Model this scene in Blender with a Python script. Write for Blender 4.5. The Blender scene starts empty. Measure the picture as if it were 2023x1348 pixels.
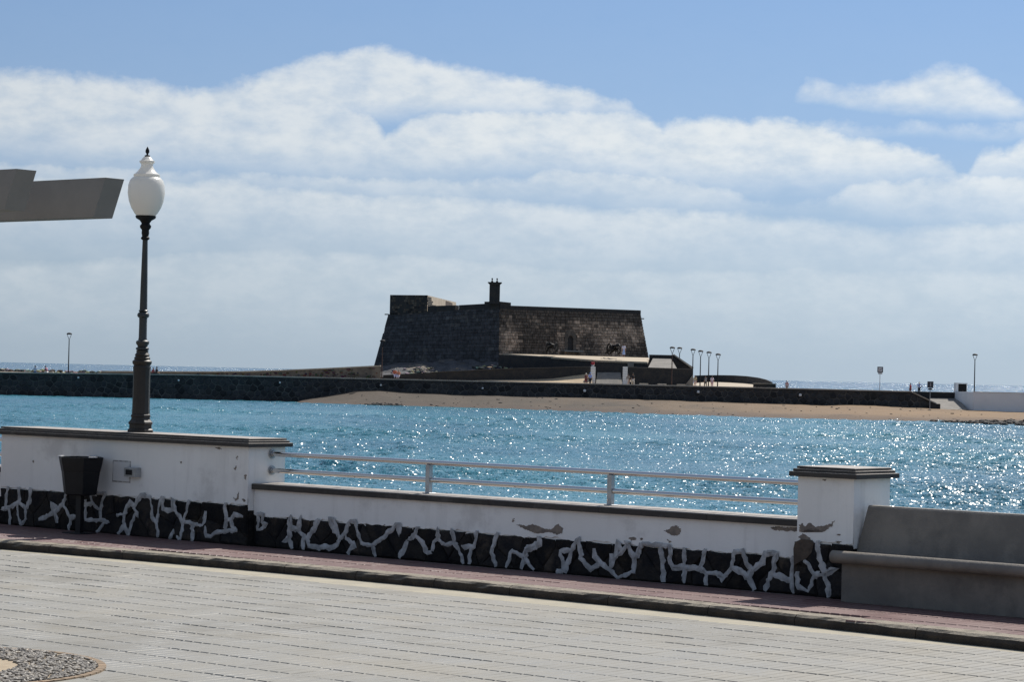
import bpy, bmesh, math, random
import numpy as np
from mathutils import Vector, Matrix, noise
random.seed(7)
SC = bpy.context.scene
COL = SC.collection

# ------------------------------------------------------------------ camera
FPX, PW, PH, CZ = 4900.0, 2023.0, 1348.0, 4.47
TH, RO = math.atan(65.1 / FPX), math.radians(1.334)
fw = Vector((0, math.cos(TH), math.sin(TH)))
r0 = Vector((1, 0, 0)); u0 = Vector((0, -math.sin(TH), math.cos(TH)))
rt = r0 * math.cos(RO) + u0 * math.sin(RO)
up = -r0 * math.sin(RO) + u0 * math.cos(RO)
CAM = Vector((0, 0, CZ))
cd = bpy.data.cameras.new('camera'); cam = bpy.data.objects.new('camera', cd); COL.objects.link(cam)
cd.sensor_fit = 'HORIZONTAL'; cd.sensor_width = 36.0; cd.lens = 36.0 * FPX / PW
cd.clip_start = 0.2; cd.clip_end = 60000.0
cam.matrix_world = Matrix(((rt.x, up.x, -fw.x, 0), (rt.y, up.y, -fw.y, 0), (rt.z, up.z, -fw.z, CZ), (0, 0, 0, 1)))
SC.camera = cam

# ------------------------------------------------------------------ light, sky, exposure
SUN_AZ, SUN_EL = math.radians(34.5), math.radians(48.0)
sv = Vector((math.sin(SUN_AZ) * math.cos(SUN_EL), math.cos(SUN_AZ) * math.cos(SUN_EL), math.sin(SUN_EL)))
ld = bpy.data.lights.new('sun', 'SUN'); ld.energy = 5.0; ld.angle = math.radians(0.53); ld.color = (1.0, 0.95, 0.87)
lo = bpy.data.objects.new('sun', ld); COL.objects.link(lo)
lo.rotation_euler = (-sv).to_track_quat('-Z', 'Y').to_euler(); lo.location = (20, 20, 60)
SC.view_settings.view_transform = 'Standard'; SC.view_settings.look = 'None'
SC.view_settings.exposure = 0.3; SC.view_settings.gamma = 1.0; SC.view_settings.use_curve_mapping = False
SC.cycles.use_denoising = True
SC.cycles.max_bounces = 6; SC.cycles.diffuse_bounces = 3; SC.cycles.glossy_bounces = 3
SC.cycles.transmission_bounces = 4; SC.cycles.caustics_reflective = False; SC.cycles.caustics_refractive = False
SC.cycles.sample_clamp_indirect = 4.0

W = bpy.data.worlds.new('World'); SC.world = W; W.use_nodes = True
NT = W.node_tree; NT.nodes.clear()


class NG:
    """tiny node-graph helper"""
    def __init__(s, nt): s.nt = nt
    def n(s, t, **kw):
        x = s.nt.nodes.new(t)
        for k, v in kw.items(): setattr(x, k, v)
        return x
    def put(s, sock, v):
        if isinstance(v, bpy.types.NodeSocket): s.nt.links.new(v, sock)
        elif v is not None: sock.default_value = v
    def m(s, op, a, b=None, c=None, clamp=False):
        x = s.n('ShaderNodeMath', operation=op, use_clamp=clamp)
        s.put(x.inputs[0], a); s.put(x.inputs[1], b); s.put(x.inputs[2], c)
        return x.outputs[0]
    def vm(s, op, a, b=None, sc=None):
        x = s.n('ShaderNodeVectorMath', operation=op)
        s.put(x.inputs[0], a); s.put(x.inputs[1], b)
        if sc is not None: s.put(x.inputs['Scale'], sc)
        return x.outputs[0]
    def smooth(s, v, lo, hi, a=0.0, b=1.0):
        x = s.n('ShaderNodeMapRange', interpolation_type='SMOOTHSTEP')
        s.put(x.inputs[0], v); s.put(x.inputs[1], lo); s.put(x.inputs[2], hi); s.put(x.inputs[3], a); s.put(x.inputs[4], b)
        return x.outputs[0]
    def mix(s, f, a, b, blend='MIX'):
        x = s.n('ShaderNodeMix', data_type='RGBA', blend_type=blend)
        s.put(x.inputs[0], f); s.put(x.inputs[6], a if isinstance(a, bpy.types.NodeSocket) else (*a[:3], 1))
        s.put(x.inputs[7], b if isinstance(b, bpy.types.NodeSocket) else (*b[:3], 1))
        return x.outputs[2]
    def noise(s, vec, scale, detail=4.0, rough=0.55, dist=0.0, dims='3D'):
        x = s.n('ShaderNodeTexNoise', noise_dimensions=dims)
        s.put(x.inputs['Vector'], vec); s.put(x.inputs['Scale'], scale); s.put(x.inputs['Detail'], detail)
        s.put(x.inputs['Roughness'], rough); s.put(x.inputs['Distortion'], dist)
        return x.outputs[0]
    def comb(s, x_, y_, z_=0.0):
        x = s.n('ShaderNodeCombineXYZ'); s.put(x.inputs[0], x_); s.put(x.inputs[1], y_); s.put(x.inputs[2], z_)
        return x.outputs[0]
    def ramp(s, f, pts):
        x = s.n('ShaderNodeValToRGB'); s.put(x.inputs[0], f)
        e = x.color_ramp.elements
        while len(e) < len(pts): e.new(0.5)
        for k, (p, c) in enumerate(pts):
            e[k].position = p; e[k].color = (*c[:3], 1) if not isinstance(c, (int, float)) else (c, c, c, 1)
        return x.outputs[0]


g = NG(NT)
sky = g.n('ShaderNodeTexSky', sky_type='NISHITA', sun_disc=False)
sky.sun_elevation = SUN_EL; sky.sun_rotation = SUN_AZ; sky.altitude = 0.0
sky.air_density = 1.0; sky.dust_density = 0.7; sky.ozone_density = 2.0
tc = g.n('ShaderNodeTexCoord')
sep = g.n('ShaderNodeSeparateXYZ'); NT.links.new(tc.outputs['Generated'], sep.inputs[0])
DEG = 57.29578
az = g.m('MULTIPLY', g.m('ARCTAN2', sep.outputs[0], sep.outputs[1]), DEG)      # degrees, 0 = straight out to sea
el = g.m('MULTIPLY', g.m('ARCSINE', sep.outputs[2]), DEG)
cv = g.comb(az, g.m('MULTIPLY', el, 1.9), 0.0)
nA = g.noise(cv, 0.42, 7.0, 0.58, 0.15)
nB = g.noise(g.vm('ADD', cv, (31.0, 7.0, 3.0)), 0.22, 6.0, 0.6, 0.2)
nC = g.noise(g.vm('ADD', cv, (11.0, 57.0, 3.0)), 1.15, 6.0, 0.6)
azn = g.m('DIVIDE', g.m('ADD', az, 16.0), 32.0, clamp=True)
nD = g.noise(g.vm('ADD', g.comb(az, g.m('MULTIPLY', el, 1.25), 0.0), (5.0, 21.0, 9.0)), 0.9, 8.0, 0.62, 0.25)
nE = g.noise(g.vm('ADD', g.comb(az, g.m('MULTIPLY', el, 1.2), 0.0), (15.0, 2.0, 4.0)), 3.2, 6.0, 0.62, 0.3)
puff = g.m('ADD', g.m('ADD', g.m('MULTIPLY', g.m('SUBTRACT', nD, 0.5), 1.25), g.m('MULTIPLY', g.m('SUBTRACT', nC, 0.5), 0.5)), g.m('MULTIPLY', g.m('SUBTRACT', nE, 0.5), 0.55))


def A_(px): return (px - 1011.5) / 85.52
def E_(px, py): return (715.5 + 0.0233 * px - py) / 85.52


def bank(tops, bots, amp, edge, bedge, alpha):
    """a bank of cloud between an upper and a lower outline (azimuth against elevation)"""
    def curve(pts):
        pts = sorted((A_(x), E_(x, y)) for x, y in pts)
        return g.m('MULTIPLY', g.ramp(azn, [(max(0.0, min(1.0, (a + 16) / 32.0)), max(0.0, e) / 10.0) for a, e in pts]), 10.0)
    d = g.m('SUBTRACT', g.m('ADD', curve(tops), g.m('MULTIPLY', puff, amp)), el)
    low = g.m('SUBTRACT', g.m('ADD', el, g.m('MULTIPLY', g.m('SUBTRACT', nB, 0.5), 1.1)), curve(bots))
    c = g.m('MULTIPLY', g.smooth(d, -0.03, edge * 1.25), g.smooth(low, -bedge * 1.7, bedge * 1.2))
    return g.m('MULTIPLY', c, alpha), d


dens = g.smooth(g.m('ADD', g.m('MULTIPLY', nC, 0.5), g.m('MULTIPLY', nA, 0.5)), 0.30, 0.60, 0.66, 0.98)
BANKS = [bank([(-300, 150), (0, 138), (150, 146), (300, 158), (370, 172), (440, 160), (500, 150), (600, 166), (660, 180), (720, 214), (760, 262), (800, 330)], [(-300, 322), (0, 300), (400, 318), (720, 325), (800, 330)], 0.45, 0.35, 0.5, 0.93),
         bank([(440, 200), (500, 150), (560, 122), (600, 104), (680, 95), (720, 84), (765, 92), (850, 112), (1000, 146), (1150, 170), (1230, 190), (1260, 230)], [(440, 235), (800, 222), (1000, 228), (1250, 235)], 0.45, 0.28, 0.32, 0.97),
         bank([(690, 320), (740, 268), (800, 222), (840, 209), (900, 205), (1050, 207), (1180, 200), (1240, 215), (1300, 243), (1335, 226), (1380, 220), (1470, 232), (1510, 228), (1600, 242), (1640, 256), (1700, 262), (1750, 284), (1830, 300), (1870, 330), (1885, 350)], [(690, 322), (1050, 322), (1300, 340), (1900, 350)], 0.42, 0.25, 0.45, 1.0),
         bank([(1890, 350), (1915, 300), (1940, 286), (1965, 292), (2023, 262), (2200, 240), (2400, 250)], [(1890, 350), (2400, 345)], 0.42, 0.3, 0.5, 0.97),
         bank([(1030, 345), (1060, 322), (1187, 328), (1374, 348), (1450, 370), (1480, 390), (1620, 390), (1660, 362), (1721, 345), (2023, 340), (2400, 335)], [(1030, 372), (1480, 390), (1650, 395), (2023, 420), (2400, 420)], 0.4, 0.25, 0.45, 0.9),
         bank([(-300, 350), (0, 345), (80, 336), (214, 334), (374, 349), (430, 330), (470, 333), (513, 352), (641, 356), (721, 370), (908, 370), (1134, 394), (1430, 404), (1641, 427), (1748, 443), (1900, 430), (2400, 420)], [(-300, 440), (0, 430), (700, 450), (1300, 480), (2400, 500)], 0.38, 0.35, 1.0, 0.93),
         bank([(-300, 520), (150, 505), (347, 488), (534, 474), (900, 490), (1150, 520), (1320, 515), (1534, 515), (2023, 519), (2400, 520)], [(-300, 600), (900, 590), (2400, 610)], 0.3, 0.35, 1.2, 0.62)]
cl = None; dd = None
for c_, d_ in BANKS:
    cl = c_ if cl is None else g.m('MAXIMUM', cl, c_)
# one small cloud by itself
SMALL, d_ = bank([(1550, 190), (1575, 152), (1600, 150), (1640, 165), (1700, 168), (1760, 152), (1800, 138), (1850, 125), (1890, 130), (1940, 160), (1990, 195), (2020, 215), (2050, 240)], [(1550, 172), (1640, 192), (1720, 212), (1850, 222), (2050, 225)], 0.42, 0.4, 0.22, 0.92)
cl = g.m('MULTIPLY', g.m('MAXIMUM', cl, SMALL), dens)
zc_ = g.m('MAXIMUM', sep.outputs[2], 0.08)
over = g.noise(g.comb(g.m('DIVIDE', sep.outputs[0], zc_), g.m('DIVIDE', sep.outputs[1], zc_), 2.0), 1.1, 5.0, 0.58)
veil = g.m('MAXIMUM', 0.08, g.m('MULTIPLY', g.smooth(over, 0.47, 0.64, 0.0, 0.7), g.smooth(el, 10.0, 18.0)))  # unseen cloud above the view, added to whiten and brighten the skylight
cl = g.m('MAXIMUM', cl, veil)
ccol = g.mix(g.smooth(g.m('ADD', nC, g.m('MULTIPLY', g.m('SUBTRACT', el, 5.0), 0.04)), 0.12, 0.75), (5.5, 6.15, 6.7), (6.75, 7.15, 7.4))
# clear sky low over the sea: pale haze at the horizon, deeper blue a few degrees up
hx = g.n('ShaderNodeVectorMath', operation='NORMALIZE'); g.put(hx.inputs[0], g.comb(sep.outputs[0], sep.outputs[1], 0.0))
hd = g.n('ShaderNodeVectorMath', operation='DOT_PRODUCT'); g.put(hd.inputs[0], hx.outputs[0]); hd.inputs[1].default_value = (math.sin(SUN_AZ), math.cos(SUN_AZ), 0.0)
sr = g.n('ShaderNodeMapRange'); g.put(sr.inputs[0], hd.outputs['Value']); sr.inputs[1].default_value = 0.25; sr.inputs[2].default_value = 0.95; sr.inputs[3].default_value = 0.36; sr.inputs[4].default_value = 0.83
side = sr.outputs[0]                                  # the sky is brighter on the sun's side
lowc = g.vm('SCALE', g.ramp(g.m('DIVIDE', el, 10.0, clamp=True), [(0.0, (.41, .525, .645)), (0.22, (.42, .55, .69)), (0.55, (.30, .485, .765)), (0.95, (.215, .405, .745))]), sc=g.m('MULTIPLY', side, 10.0))
skyc = g.mix(g.smooth(el, 18.0, 9.0, 0.0, 0.95), sky.outputs[0], lowc)
skyc = g.mix(cl, skyc, g.vm('SCALE', ccol, sc=g.m('ADD', 0.30, g.m('MULTIPLY', side, 0.84))))
bg = g.n('ShaderNodeBackground'); NT.links.new(skyc, bg.inputs[0]); bg.inputs[1].default_value = 0.1
wo = g.n('ShaderNodeOutputWorld'); NT.links.new(bg.outputs[0], wo.inputs[0])

# ------------------------------------------------------------------ frames
AL = math.radians(-40.0)                      # the promenade runs along this direction
LW = Vector((math.cos(AL), math.sin(AL), 0)); LN = Vector((-math.sin(AL), math.cos(AL), 0))
LO = Vector((2.13, 18.56, 2.87))              # foot of the pillar, on the sidewalk


def ray(px, py): return fw * FPX + rt * (px - PW / 2) - up * (py - PH / 2)
def P(px, py, Y):                             # sight line at a given distance out to sea (metres)
    d = ray(px, py); return CAM + d * (Y / d.y)
def G(px, py, z):
    d = ray(px, py); return CAM + d * ((z - CZ) / d.z)
def WL(px, py, yl):                           # a point on a plane parallel to the promenade wall -> (x, z) there
    d = ray(px, py); t = (yl - (CAM - LO).dot(LN)) / d.dot(LN); v = CAM + d * t - LO
    return v.dot(LW), v.z
def L2W(x, y, z=0.0): return LO + LW * x + LN * y + Vector((0, 0, z))
def proj(p):
    v = Vector(p) - CAM; k = v.dot(fw)
    return PW / 2 + FPX * v.dot(rt) / k, PH / 2 - FPX * v.dot(up) / k


# ------------------------------------------------------------------ materials
MATS = {}


def mat(name, c, rough=0.7, c2=None, scale=3.0, bump=0.0, bscale=20.0, metal=0.0, spec=0.5, c3=None, s3=0.8, rnd=0.0, lo_=0.35, hi_=0.65, streak=None):
    """colour c varied towards c2 by noise, stains of c3, per-object brightness rnd"""
    if name in MATS: return MATS[name]
    m = bpy.data.materials.new(name); m.use_nodes = True; MATS[name] = m
    nt = m.node_tree; q = NG(nt); bs = nt.nodes['Principled BSDF']
    geo = q.n('ShaderNodeNewGeometry'); pos = geo.outputs['Position']
    col = None
    if c2 is not None:
        col = q.mix(q.smooth(q.noise(pos, scale, 6.0, 0.6), lo_, hi_), c, c2)
    if c3 is not None:
        col = q.mix(q.m('MULTIPLY', q.smooth(q.noise(pos, s3, 8.0, 0.65), 0.54, 0.68), 0.7), col if col is not None else c, c3)
    if streak:
        f_ = q.smooth(q.noise(q.vm('MULTIPLY', pos, (7.0, 7.0, 0.7)), 1.0, 5.0, 0.6), 0.52, 0.75, 0.0, 0.5)
        col = q.mix(f_, col, streak)
    if rnd:
        oi = q.n('ShaderNodeObjectInfo')
        k = q.m('ADD', 1.0 - rnd, q.m('MULTIPLY', oi.outputs['Random'], 2 * rnd))
        base = col if col is not None else q.mix(0.0, c, c)
        col = q.vm('SCALE', base, sc=k)
    if col is None: bs.inputs['Base Color'].default_value = (*c, 1)
    else: nt.links.new(col, bs.inputs['Base Color'])
    bs.inputs['Roughness'].default_value = rough; bs.inputs['Metallic'].default_value = metal
    bs.inputs['Specular IOR Level'].default_value = spec
    if bump:
        b = q.n('ShaderNodeBump'); b.inputs['Strength'].default_value = 1.0; b.inputs['Distance'].default_value = bump
        nt.links.new(q.noise(pos, bscale, 6.0, 0.65), b.inputs['Height']); nt.links.new(b.outputs[0], bs.inputs['Normal'])
    return m


def amat(name, rough=0.9, bump=0.0, bscale=3.0, vscale=1.0):
    """colour taken from the mesh's own 'tint' colour attribute, with grain"""
    m = bpy.data.materials.new(name); m.use_nodes = True; MATS[name] = m
    nt = m.node_tree; q = NG(nt); bs = nt.nodes['Principled BSDF']
    at = q.n('ShaderNodeAttribute', attribute_name='tint')
    geo = q.n('ShaderNodeNewGeometry')
    k = q.smooth(q.noise(geo.outputs['Position'], vscale, 6.0, 0.65), 0.25, 0.75, 0.6, 1.4)
    nt.links.new(q.vm('SCALE', at.outputs['Color'], sc=k), bs.inputs['Base Color'])
    bs.inputs['Roughness'].default_value = rough; bs.inputs['Specular IOR Level'].default_value = 0.25
    if bump:
        b = q.n('ShaderNodeBump'); b.inputs['Distance'].default_value = bump
        nt.links.new(q.noise(geo.outputs['Position'], bscale, 6.0, 0.65), b.inputs['Height']); nt.links.new(b.outputs[0], bs.inputs['Normal'])
    return m


def tile_mat(name, a, b, c, rough):
    m = bpy.data.materials.new(name); m.use_nodes = True; MATS[name] = m
    nt = m.node_tree; q = NG(nt); bs = nt.nodes['Principled BSDF']
    geo = q.n('ShaderNodeNewGeometry')
    rel = q.vm('SUBTRACT', geo.outputs['Position'], tuple(LO))
    x = q.n('ShaderNodeVectorMath', operation='DOT_PRODUCT'); q.put(x.inputs[0], rel); x.inputs[1].default_value = tuple(LW)
    y = q.n('ShaderNodeVectorMath', operation='DOT_PRODUCT'); q.put(y.inputs[0], rel); y.inputs[1].default_value = tuple(LN)
    cell = q.comb(q.m('FLOOR', q.m('DIVIDE', x.outputs['Value'], 0.083)), q.m('FLOOR', q.m('DIVIDE', y.outputs['Value'], 0.332)))
    wn = q.n('ShaderNodeTexWhiteNoise', noise_dimensions='2D'); q.put(wn.inputs['Vector'], cell)
    col = q.mix(q.m('MULTIPLY', wn.outputs['Value'], 0.45), a, b)
    col = q.mix(q.m('MULTIPLY', q.smooth(q.noise(geo.outputs['Position'], 1.3, 7.0, 0.65), 0.42, 0.7), 0.65), col, c)
    dirt = q.smooth(q.noise(geo.outputs['Position'], 0.55, 9.0, 0.72), 0.50, 0.72, 0.0, 0.42)
    col = q.mix(dirt, col, (a[0] * 0.55, a[1] * 0.53, a[2] * 0.5))
    nt.links.new(col, bs.inputs['Base Color'])
    nt.links.new(q.smooth(q.noise(geo.outputs['Position'], 2.2, 5.0, 0.6), 0.3, 0.7, rough - 0.1, rough + 0.14), bs.inputs['Roughness'])
    bs.inputs['Specular IOR Level'].default_value = 0.25
    bb = q.n('ShaderNodeBump'); bb.inputs['Distance'].default_value = 0.0012
    nt.links.new(q.noise(geo.outputs['Position'], 60.0, 5.0, 0.6), bb.inputs['Height']); nt.links.new(bb.outputs[0], bs.inputs['Normal'])
    return m


M_WHITE = mat('white_paint', (0.88, 0.865, 0.83), 0.75, (0.82, 0.805, 0.77), 1.2, 0.004, 9.0, c3=(0.62, 0.60, 0.57), s3=1.6, streak=(0.66, 0.64, 0.61))
M_PEEL = mat('bare_render', (0.27, 0.225, 0.185), 0.95, (0.17, 0.145, 0.125), 14.0, 0.006, 40.0)
M_CAP = mat('dark_basalt_slab', (0.050, 0.043, 0.037), 0.7, (0.032, 0.028, 0.025), 6.0, 0.003, 30.0, c3=(0.10, 0.09, 0.08), s3=3.0)
sunlit_later = [(M_CAP, (0.30, 0.27, 0.24))]  # slab tops to be painted paler, as if sunlit
M_STONE = mat('black_lava_stone', (0.013, 0.013, 0.015), 0.93, (0.030, 0.026, 0.023), 9.0, 0.02, 26.0, c3=(0.085, 0.066, 0.05), s3=4.0, rnd=0.5, spec=0.2)
M_MORTAR = mat('white_mortar', (0.50, 0.495, 0.49), 0.88, (0.30, 0.295, 0.29), 14.0, 0.006, 40.0)
M_STEEL = mat('stainless_steel', (0.66, 0.64, 0.62), 0.09, metal=1.0)
M_GALV = mat('dull_steel', (0.44, 0.45, 0.46), 0.42, (0.36, 0.37, 0.38), 20.0, metal=0.75)
M_CONC = mat('grey_concrete', (0.225, 0.196, 0.162), 0.66, (0.15, 0.132, 0.112), 2.5, 0.004, 45.0, c3=(0.115, 0.10, 0.085), s3=1.8, streak=(0.13, 0.115, 0.10))
M_BEAM = mat('painted_beam', (0.25, 0.232, 0.21), 0.85, (0.215, 0.2, 0.182), 1.5, 0.002, 30.0)
M_BIN = mat('black_plastic', (0.006, 0.0065, 0.0085), 0.5, (0.010, 0.010, 0.012), 8.0, spec=0.3)
M_BAG = mat('bin_bag', (0.75, 0.75, 0.75), 0.5)
M_IRON = mat('dark_green_iron', (0.021, 0.028, 0.031), 0.42, (0.032, 0.036, 0.036), 9.0, 0.001, 50.0)
M_IRONB = mat('brown_iron', (0.022, 0.016, 0.011), 0.55, (0.013, 0.010, 0.008), 7.0, 0.001, 50.0)
M_BLACK = mat('black_iron', (0.012, 0.012, 0.013), 0.65, spec=0.2)
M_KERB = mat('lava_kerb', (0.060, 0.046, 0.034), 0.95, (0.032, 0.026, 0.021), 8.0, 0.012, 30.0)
def lightened(m, c):
    """sunlight painted in: a paler mottled colour on whatever faces up"""
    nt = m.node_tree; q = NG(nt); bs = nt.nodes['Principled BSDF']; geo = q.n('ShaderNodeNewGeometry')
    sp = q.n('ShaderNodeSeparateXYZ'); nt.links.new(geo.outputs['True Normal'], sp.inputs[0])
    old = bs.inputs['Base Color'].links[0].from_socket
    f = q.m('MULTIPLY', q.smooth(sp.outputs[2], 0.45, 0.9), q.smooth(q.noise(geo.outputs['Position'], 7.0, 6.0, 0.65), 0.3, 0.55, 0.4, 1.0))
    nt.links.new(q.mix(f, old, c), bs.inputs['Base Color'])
lightened(M_KERB, (0.24, 0.21, 0.165))  # pale sunlit top and dark shaded face put into the kerb's colour
for m_, c_ in sunlit_later: lightened(m_, c_)
M_SLAB = mat('bedding_mortar', (0.30, 0.285, 0.25), 0.95, (0.22, 0.21, 0.19), 8.0, 0.002, 60.0)
M_TILE = tile_mat('cream_tile', (0.238, 0.23, 0.207), (0.205, 0.199, 0.182), (0.255, 0.235, 0.195), 0.6)
M_RED = tile_mat('red_tile', (0.145, 0.083, 0.079), (0.11, 0.065, 0.062), (0.168, 0.112, 0.104), 0.5)
M_PEB = mat('pebble', (0.25, 0.225, 0.19), 0.6, (0.095, 0.088, 0.08), 22.0, c3=(0.36, 0.31, 0.24), s3=18.0)
M_TAN = mat('tan_mortar', (0.36, 0.29, 0.2), 0.95, (0.28, 0.22, 0.15), 6.0, 0.003, 60.0)
M_BWALL = mat('breakwater_stone', (0.030, 0.032, 0.036), 0.95, (0.05, 0.048, 0.047), 1.4, 0.05, 4.0, rnd=0.35, spec=0.2)
M_JOINT = mat('breakwater_mortar', (0.14, 0.13, 0.12), 0.95, (0.06, 0.058, 0.056), 0.5, spec=0.2)
M_COPE = mat('pale_coping', (0.42, 0.38, 0.32), 0.9, (0.30, 0.27, 0.23), 0.6)
M_DECK = mat('pale_deck', (0.40, 0.335, 0.25), 0.92, (0.34, 0.285, 0.215), 0.2)
M_DARKW = mat('dark_rampart', (0.034, 0.035, 0.038), 0.95, (0.05, 0.047, 0.045), 1.1, 0.05, 2.5, spec=0.2)
M_GREYF = mat('grey_ramp', (0.21, 0.195, 0.175), 0.95, (0.165, 0.155, 0.14), 0.8)
M_FORT = amat('fort_stone', 0.95, 0.05, 3.0, 1.6)
M_RUB = amat('rubble_stone', 0.95, 0.05, 2.0, 1.2)
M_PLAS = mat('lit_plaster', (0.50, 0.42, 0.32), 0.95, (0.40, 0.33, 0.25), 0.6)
M_FARWHITE = mat('far_white_wall', (0.78, 0.78, 0.78), 0.85, (0.7, 0.7, 0.7), 0.3)
M_ROCK = mat('shore_rock', (0.035, 0.034, 0.033), 0.9, (0.09, 0.08, 0.068), 0.9, 0.1, 2.0)
M_MOUND = mat('grey_bedrock', (0.075, 0.076, 0.082), 0.95, (0.035, 0.035, 0.038), 0.5, 0.25, 0.8, c3=(0.30, 0.25, 0.19), s3=0.25)
M_SIGNG = mat('sign_grey', (0.42, 0.43, 0.45), 0.6)
M_SIGND = mat('sign_dark', (0.05, 0.055, 0.07), 0.6)
M_SKIN = mat('skin', (0.36, 0.21, 0.145), 0.6)


def glass_mat():
    m = bpy.data.materials.new('milk_glass'); m.use_nodes = True
    nt = m.node_tree; q = NG(nt); bs = nt.nodes['Principled BSDF']
    bs.inputs['Base Color'].default_value = (0.80, 0.785, 0.75, 1); bs.inputs['Roughness'].default_value = 0.28
    tr = q.n('ShaderNodeBsdfTranslucent'); tr.inputs[0].default_value = (0.78, 0.75, 0.70, 1)
    mx = q.n('ShaderNodeMixShader'); mx.inputs[0].default_value = 0.42
    nt.links.new(bs.outputs[0], mx.inputs[1]); nt.links.new(tr.outputs[0], mx.inputs[2])
    nt.links.new(mx.outputs[0], nt.nodes['Material Output'].inputs[0])
    return m


M_GLASS = glass_mat()


def water_mat(name, deep, shal, layers, facets, rough):
    """water body colour under a mirror of small ripples; ripples tilt the surface normal directly so that they keep their slope at any distance"""
    m = bpy.data.materials.new(name); m.use_nodes = True
    nt = m.node_tree; q = NG(nt); bs = nt.nodes['Principled BSDF']
    geo = q.n('ShaderNodeNewGeometry'); pos = geo.outputs['Position']
    big = q.noise(q.vm('MULTIPLY', pos, (1.0, 0.30, 1.0)), 0.05, 4.0, 0.6)
    nt.links.new(q.mix(q.smooth(big, 0.35, 0.65), deep, shal), bs.inputs['Base Color'])
    bs.inputs['IOR'].default_value = 1.33; bs.inputs['Roughness'].default_value = rough
    nrm = geo.outputs['Normal']
    for k, (sc_, amp) in enumerate(layers):
        x = q.n('ShaderNodeTexNoise'); q.put(x.inputs['Vector'], q.vm('ADD', q.vm('MULTIPLY', pos, (1.0, 0.8, 1.0)), (7.0 * k, 3.0 * k, k)))
        x.inputs['Scale'].default_value = sc_; x.inputs['Detail'].default_value = 2.0; x.inputs['Distortion'].default_value = 0.5
        nn = q.vm('SUBTRACT', q.vm('SCALE', x.outputs['Color'], sc=2.0), (1.0, 1.0, 1.0))
        # mostly gentle, now and then steep: the steep facets are the ones that flash in the sun
        st_ = q.vm('MULTIPLY', nn, q.vm('ADD', q.vm('MULTIPLY', q.vm('MULTIPLY', nn, nn), (amp[1], amp[1], 0.0)), (amp[0], amp[0], 0.0)))
        nrm = q.vm('ADD', nrm, q.vm('MULTIPLY', st_, (1.0, 1.0, 0.0)))
    for sc_, amp in facets:                                    # wavelets: small facets, each with a tilt of its own
        x = q.n('ShaderNodeTexVoronoi'); q.put(x.inputs['Vector'], q.vm('MULTIPLY', pos, (1.0, 0.45, 0.0))); x.inputs['Scale'].default_value = sc_
        nn = q.vm('SUBTRACT', q.vm('SCALE', x.outputs['Color'], sc=2.0), (1.0, 1.0, 1.0))
        st_ = q.vm('MULTIPLY', nn, q.vm('ADD', q.vm('MULTIPLY', q.vm('ABSOLUTE', nn), (amp[1], amp[1], 0.0)), (amp[0], amp[0], 0.0)))
        nrm = q.vm('ADD', nrm, q.vm('MULTIPLY', st_, (1.0, 1.0, 0.0)))
    nt.links.new(q.vm('NORMALIZE', nrm), bs.inputs['Normal'])
    return m


M_BAY = water_mat('bay_water', (0.012, 0.092, 0.136), (0.022, 0.132, 0.172), [(0.9, (0.15, 0.3)), (2.6, (0.2, 0.4))], [(18.0, (0.10, 0.41))], 0.27)
M_SEA = water_mat('open_sea', (0.02, 0.07, 0.12), (0.03, 0.09, 0.14), [(0.12, (0.2, 0.8)), (0.5, (0.2, 0.6))], [(1.6, (0.10, 0.60))], 0.2)


def sand_mat():
    m = bpy.data.materials.new('beach_sand'); m.use_nodes = True
    nt = m.node_tree; q = NG(nt); bs = nt.nodes['Principled BSDF']
    geo = q.n('ShaderNodeNewGeometry'); s = q.n('ShaderNodeSeparateXYZ'); nt.links.new(geo.outputs['Position'], s.inputs[0])
    n1 = q.noise(q.vm('MULTIPLY', geo.outputs['Position'], (1.0, 0.5, 4.0)), 0.16, 6.0, 0.62)
    gold = q.smooth(q.m('ADD', s.outputs[0], q.m('MULTIPLY', q.m('SUBTRACT', n1, 0.5), 60.0)), 0.0, 52.0)
    col = q.mix(gold, (0.066, 0.055, 0.044), (0.215, 0.145, 0.085))
    col = q.mix(q.smooth(n1, 0.35, 0.7, 0.0, 0.45), col, (0.105, 0.082, 0.062))
    wet = q.smooth(q.m('ADD', s.outputs[2], q.m('MULTIPLY', q.m('SUBTRACT', n1, 0.5), 0.6)), 0.5, 0.12)
    col = q.mix(q.m('MULTIPLY', wet, 0.7), col, (0.075, 0.056, 0.046))
    nt.links.new(col, bs.inputs['Base Color'])
    bs.inputs['Roughness'].default_value = 0.9; bs.inputs['Specular IOR Level'].default_value = 0.2
    b = q.n('ShaderNodeBump'); b.inputs['Distance'].default_value = 0.12
    nt.links.new(q.noise(geo.outputs['Position'], 0.8, 6.0, 0.65), b.inputs['Height']); nt.links.new(b.outputs[0], bs.inputs['Normal'])
    return m


M_SAND = sand_mat()


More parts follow.
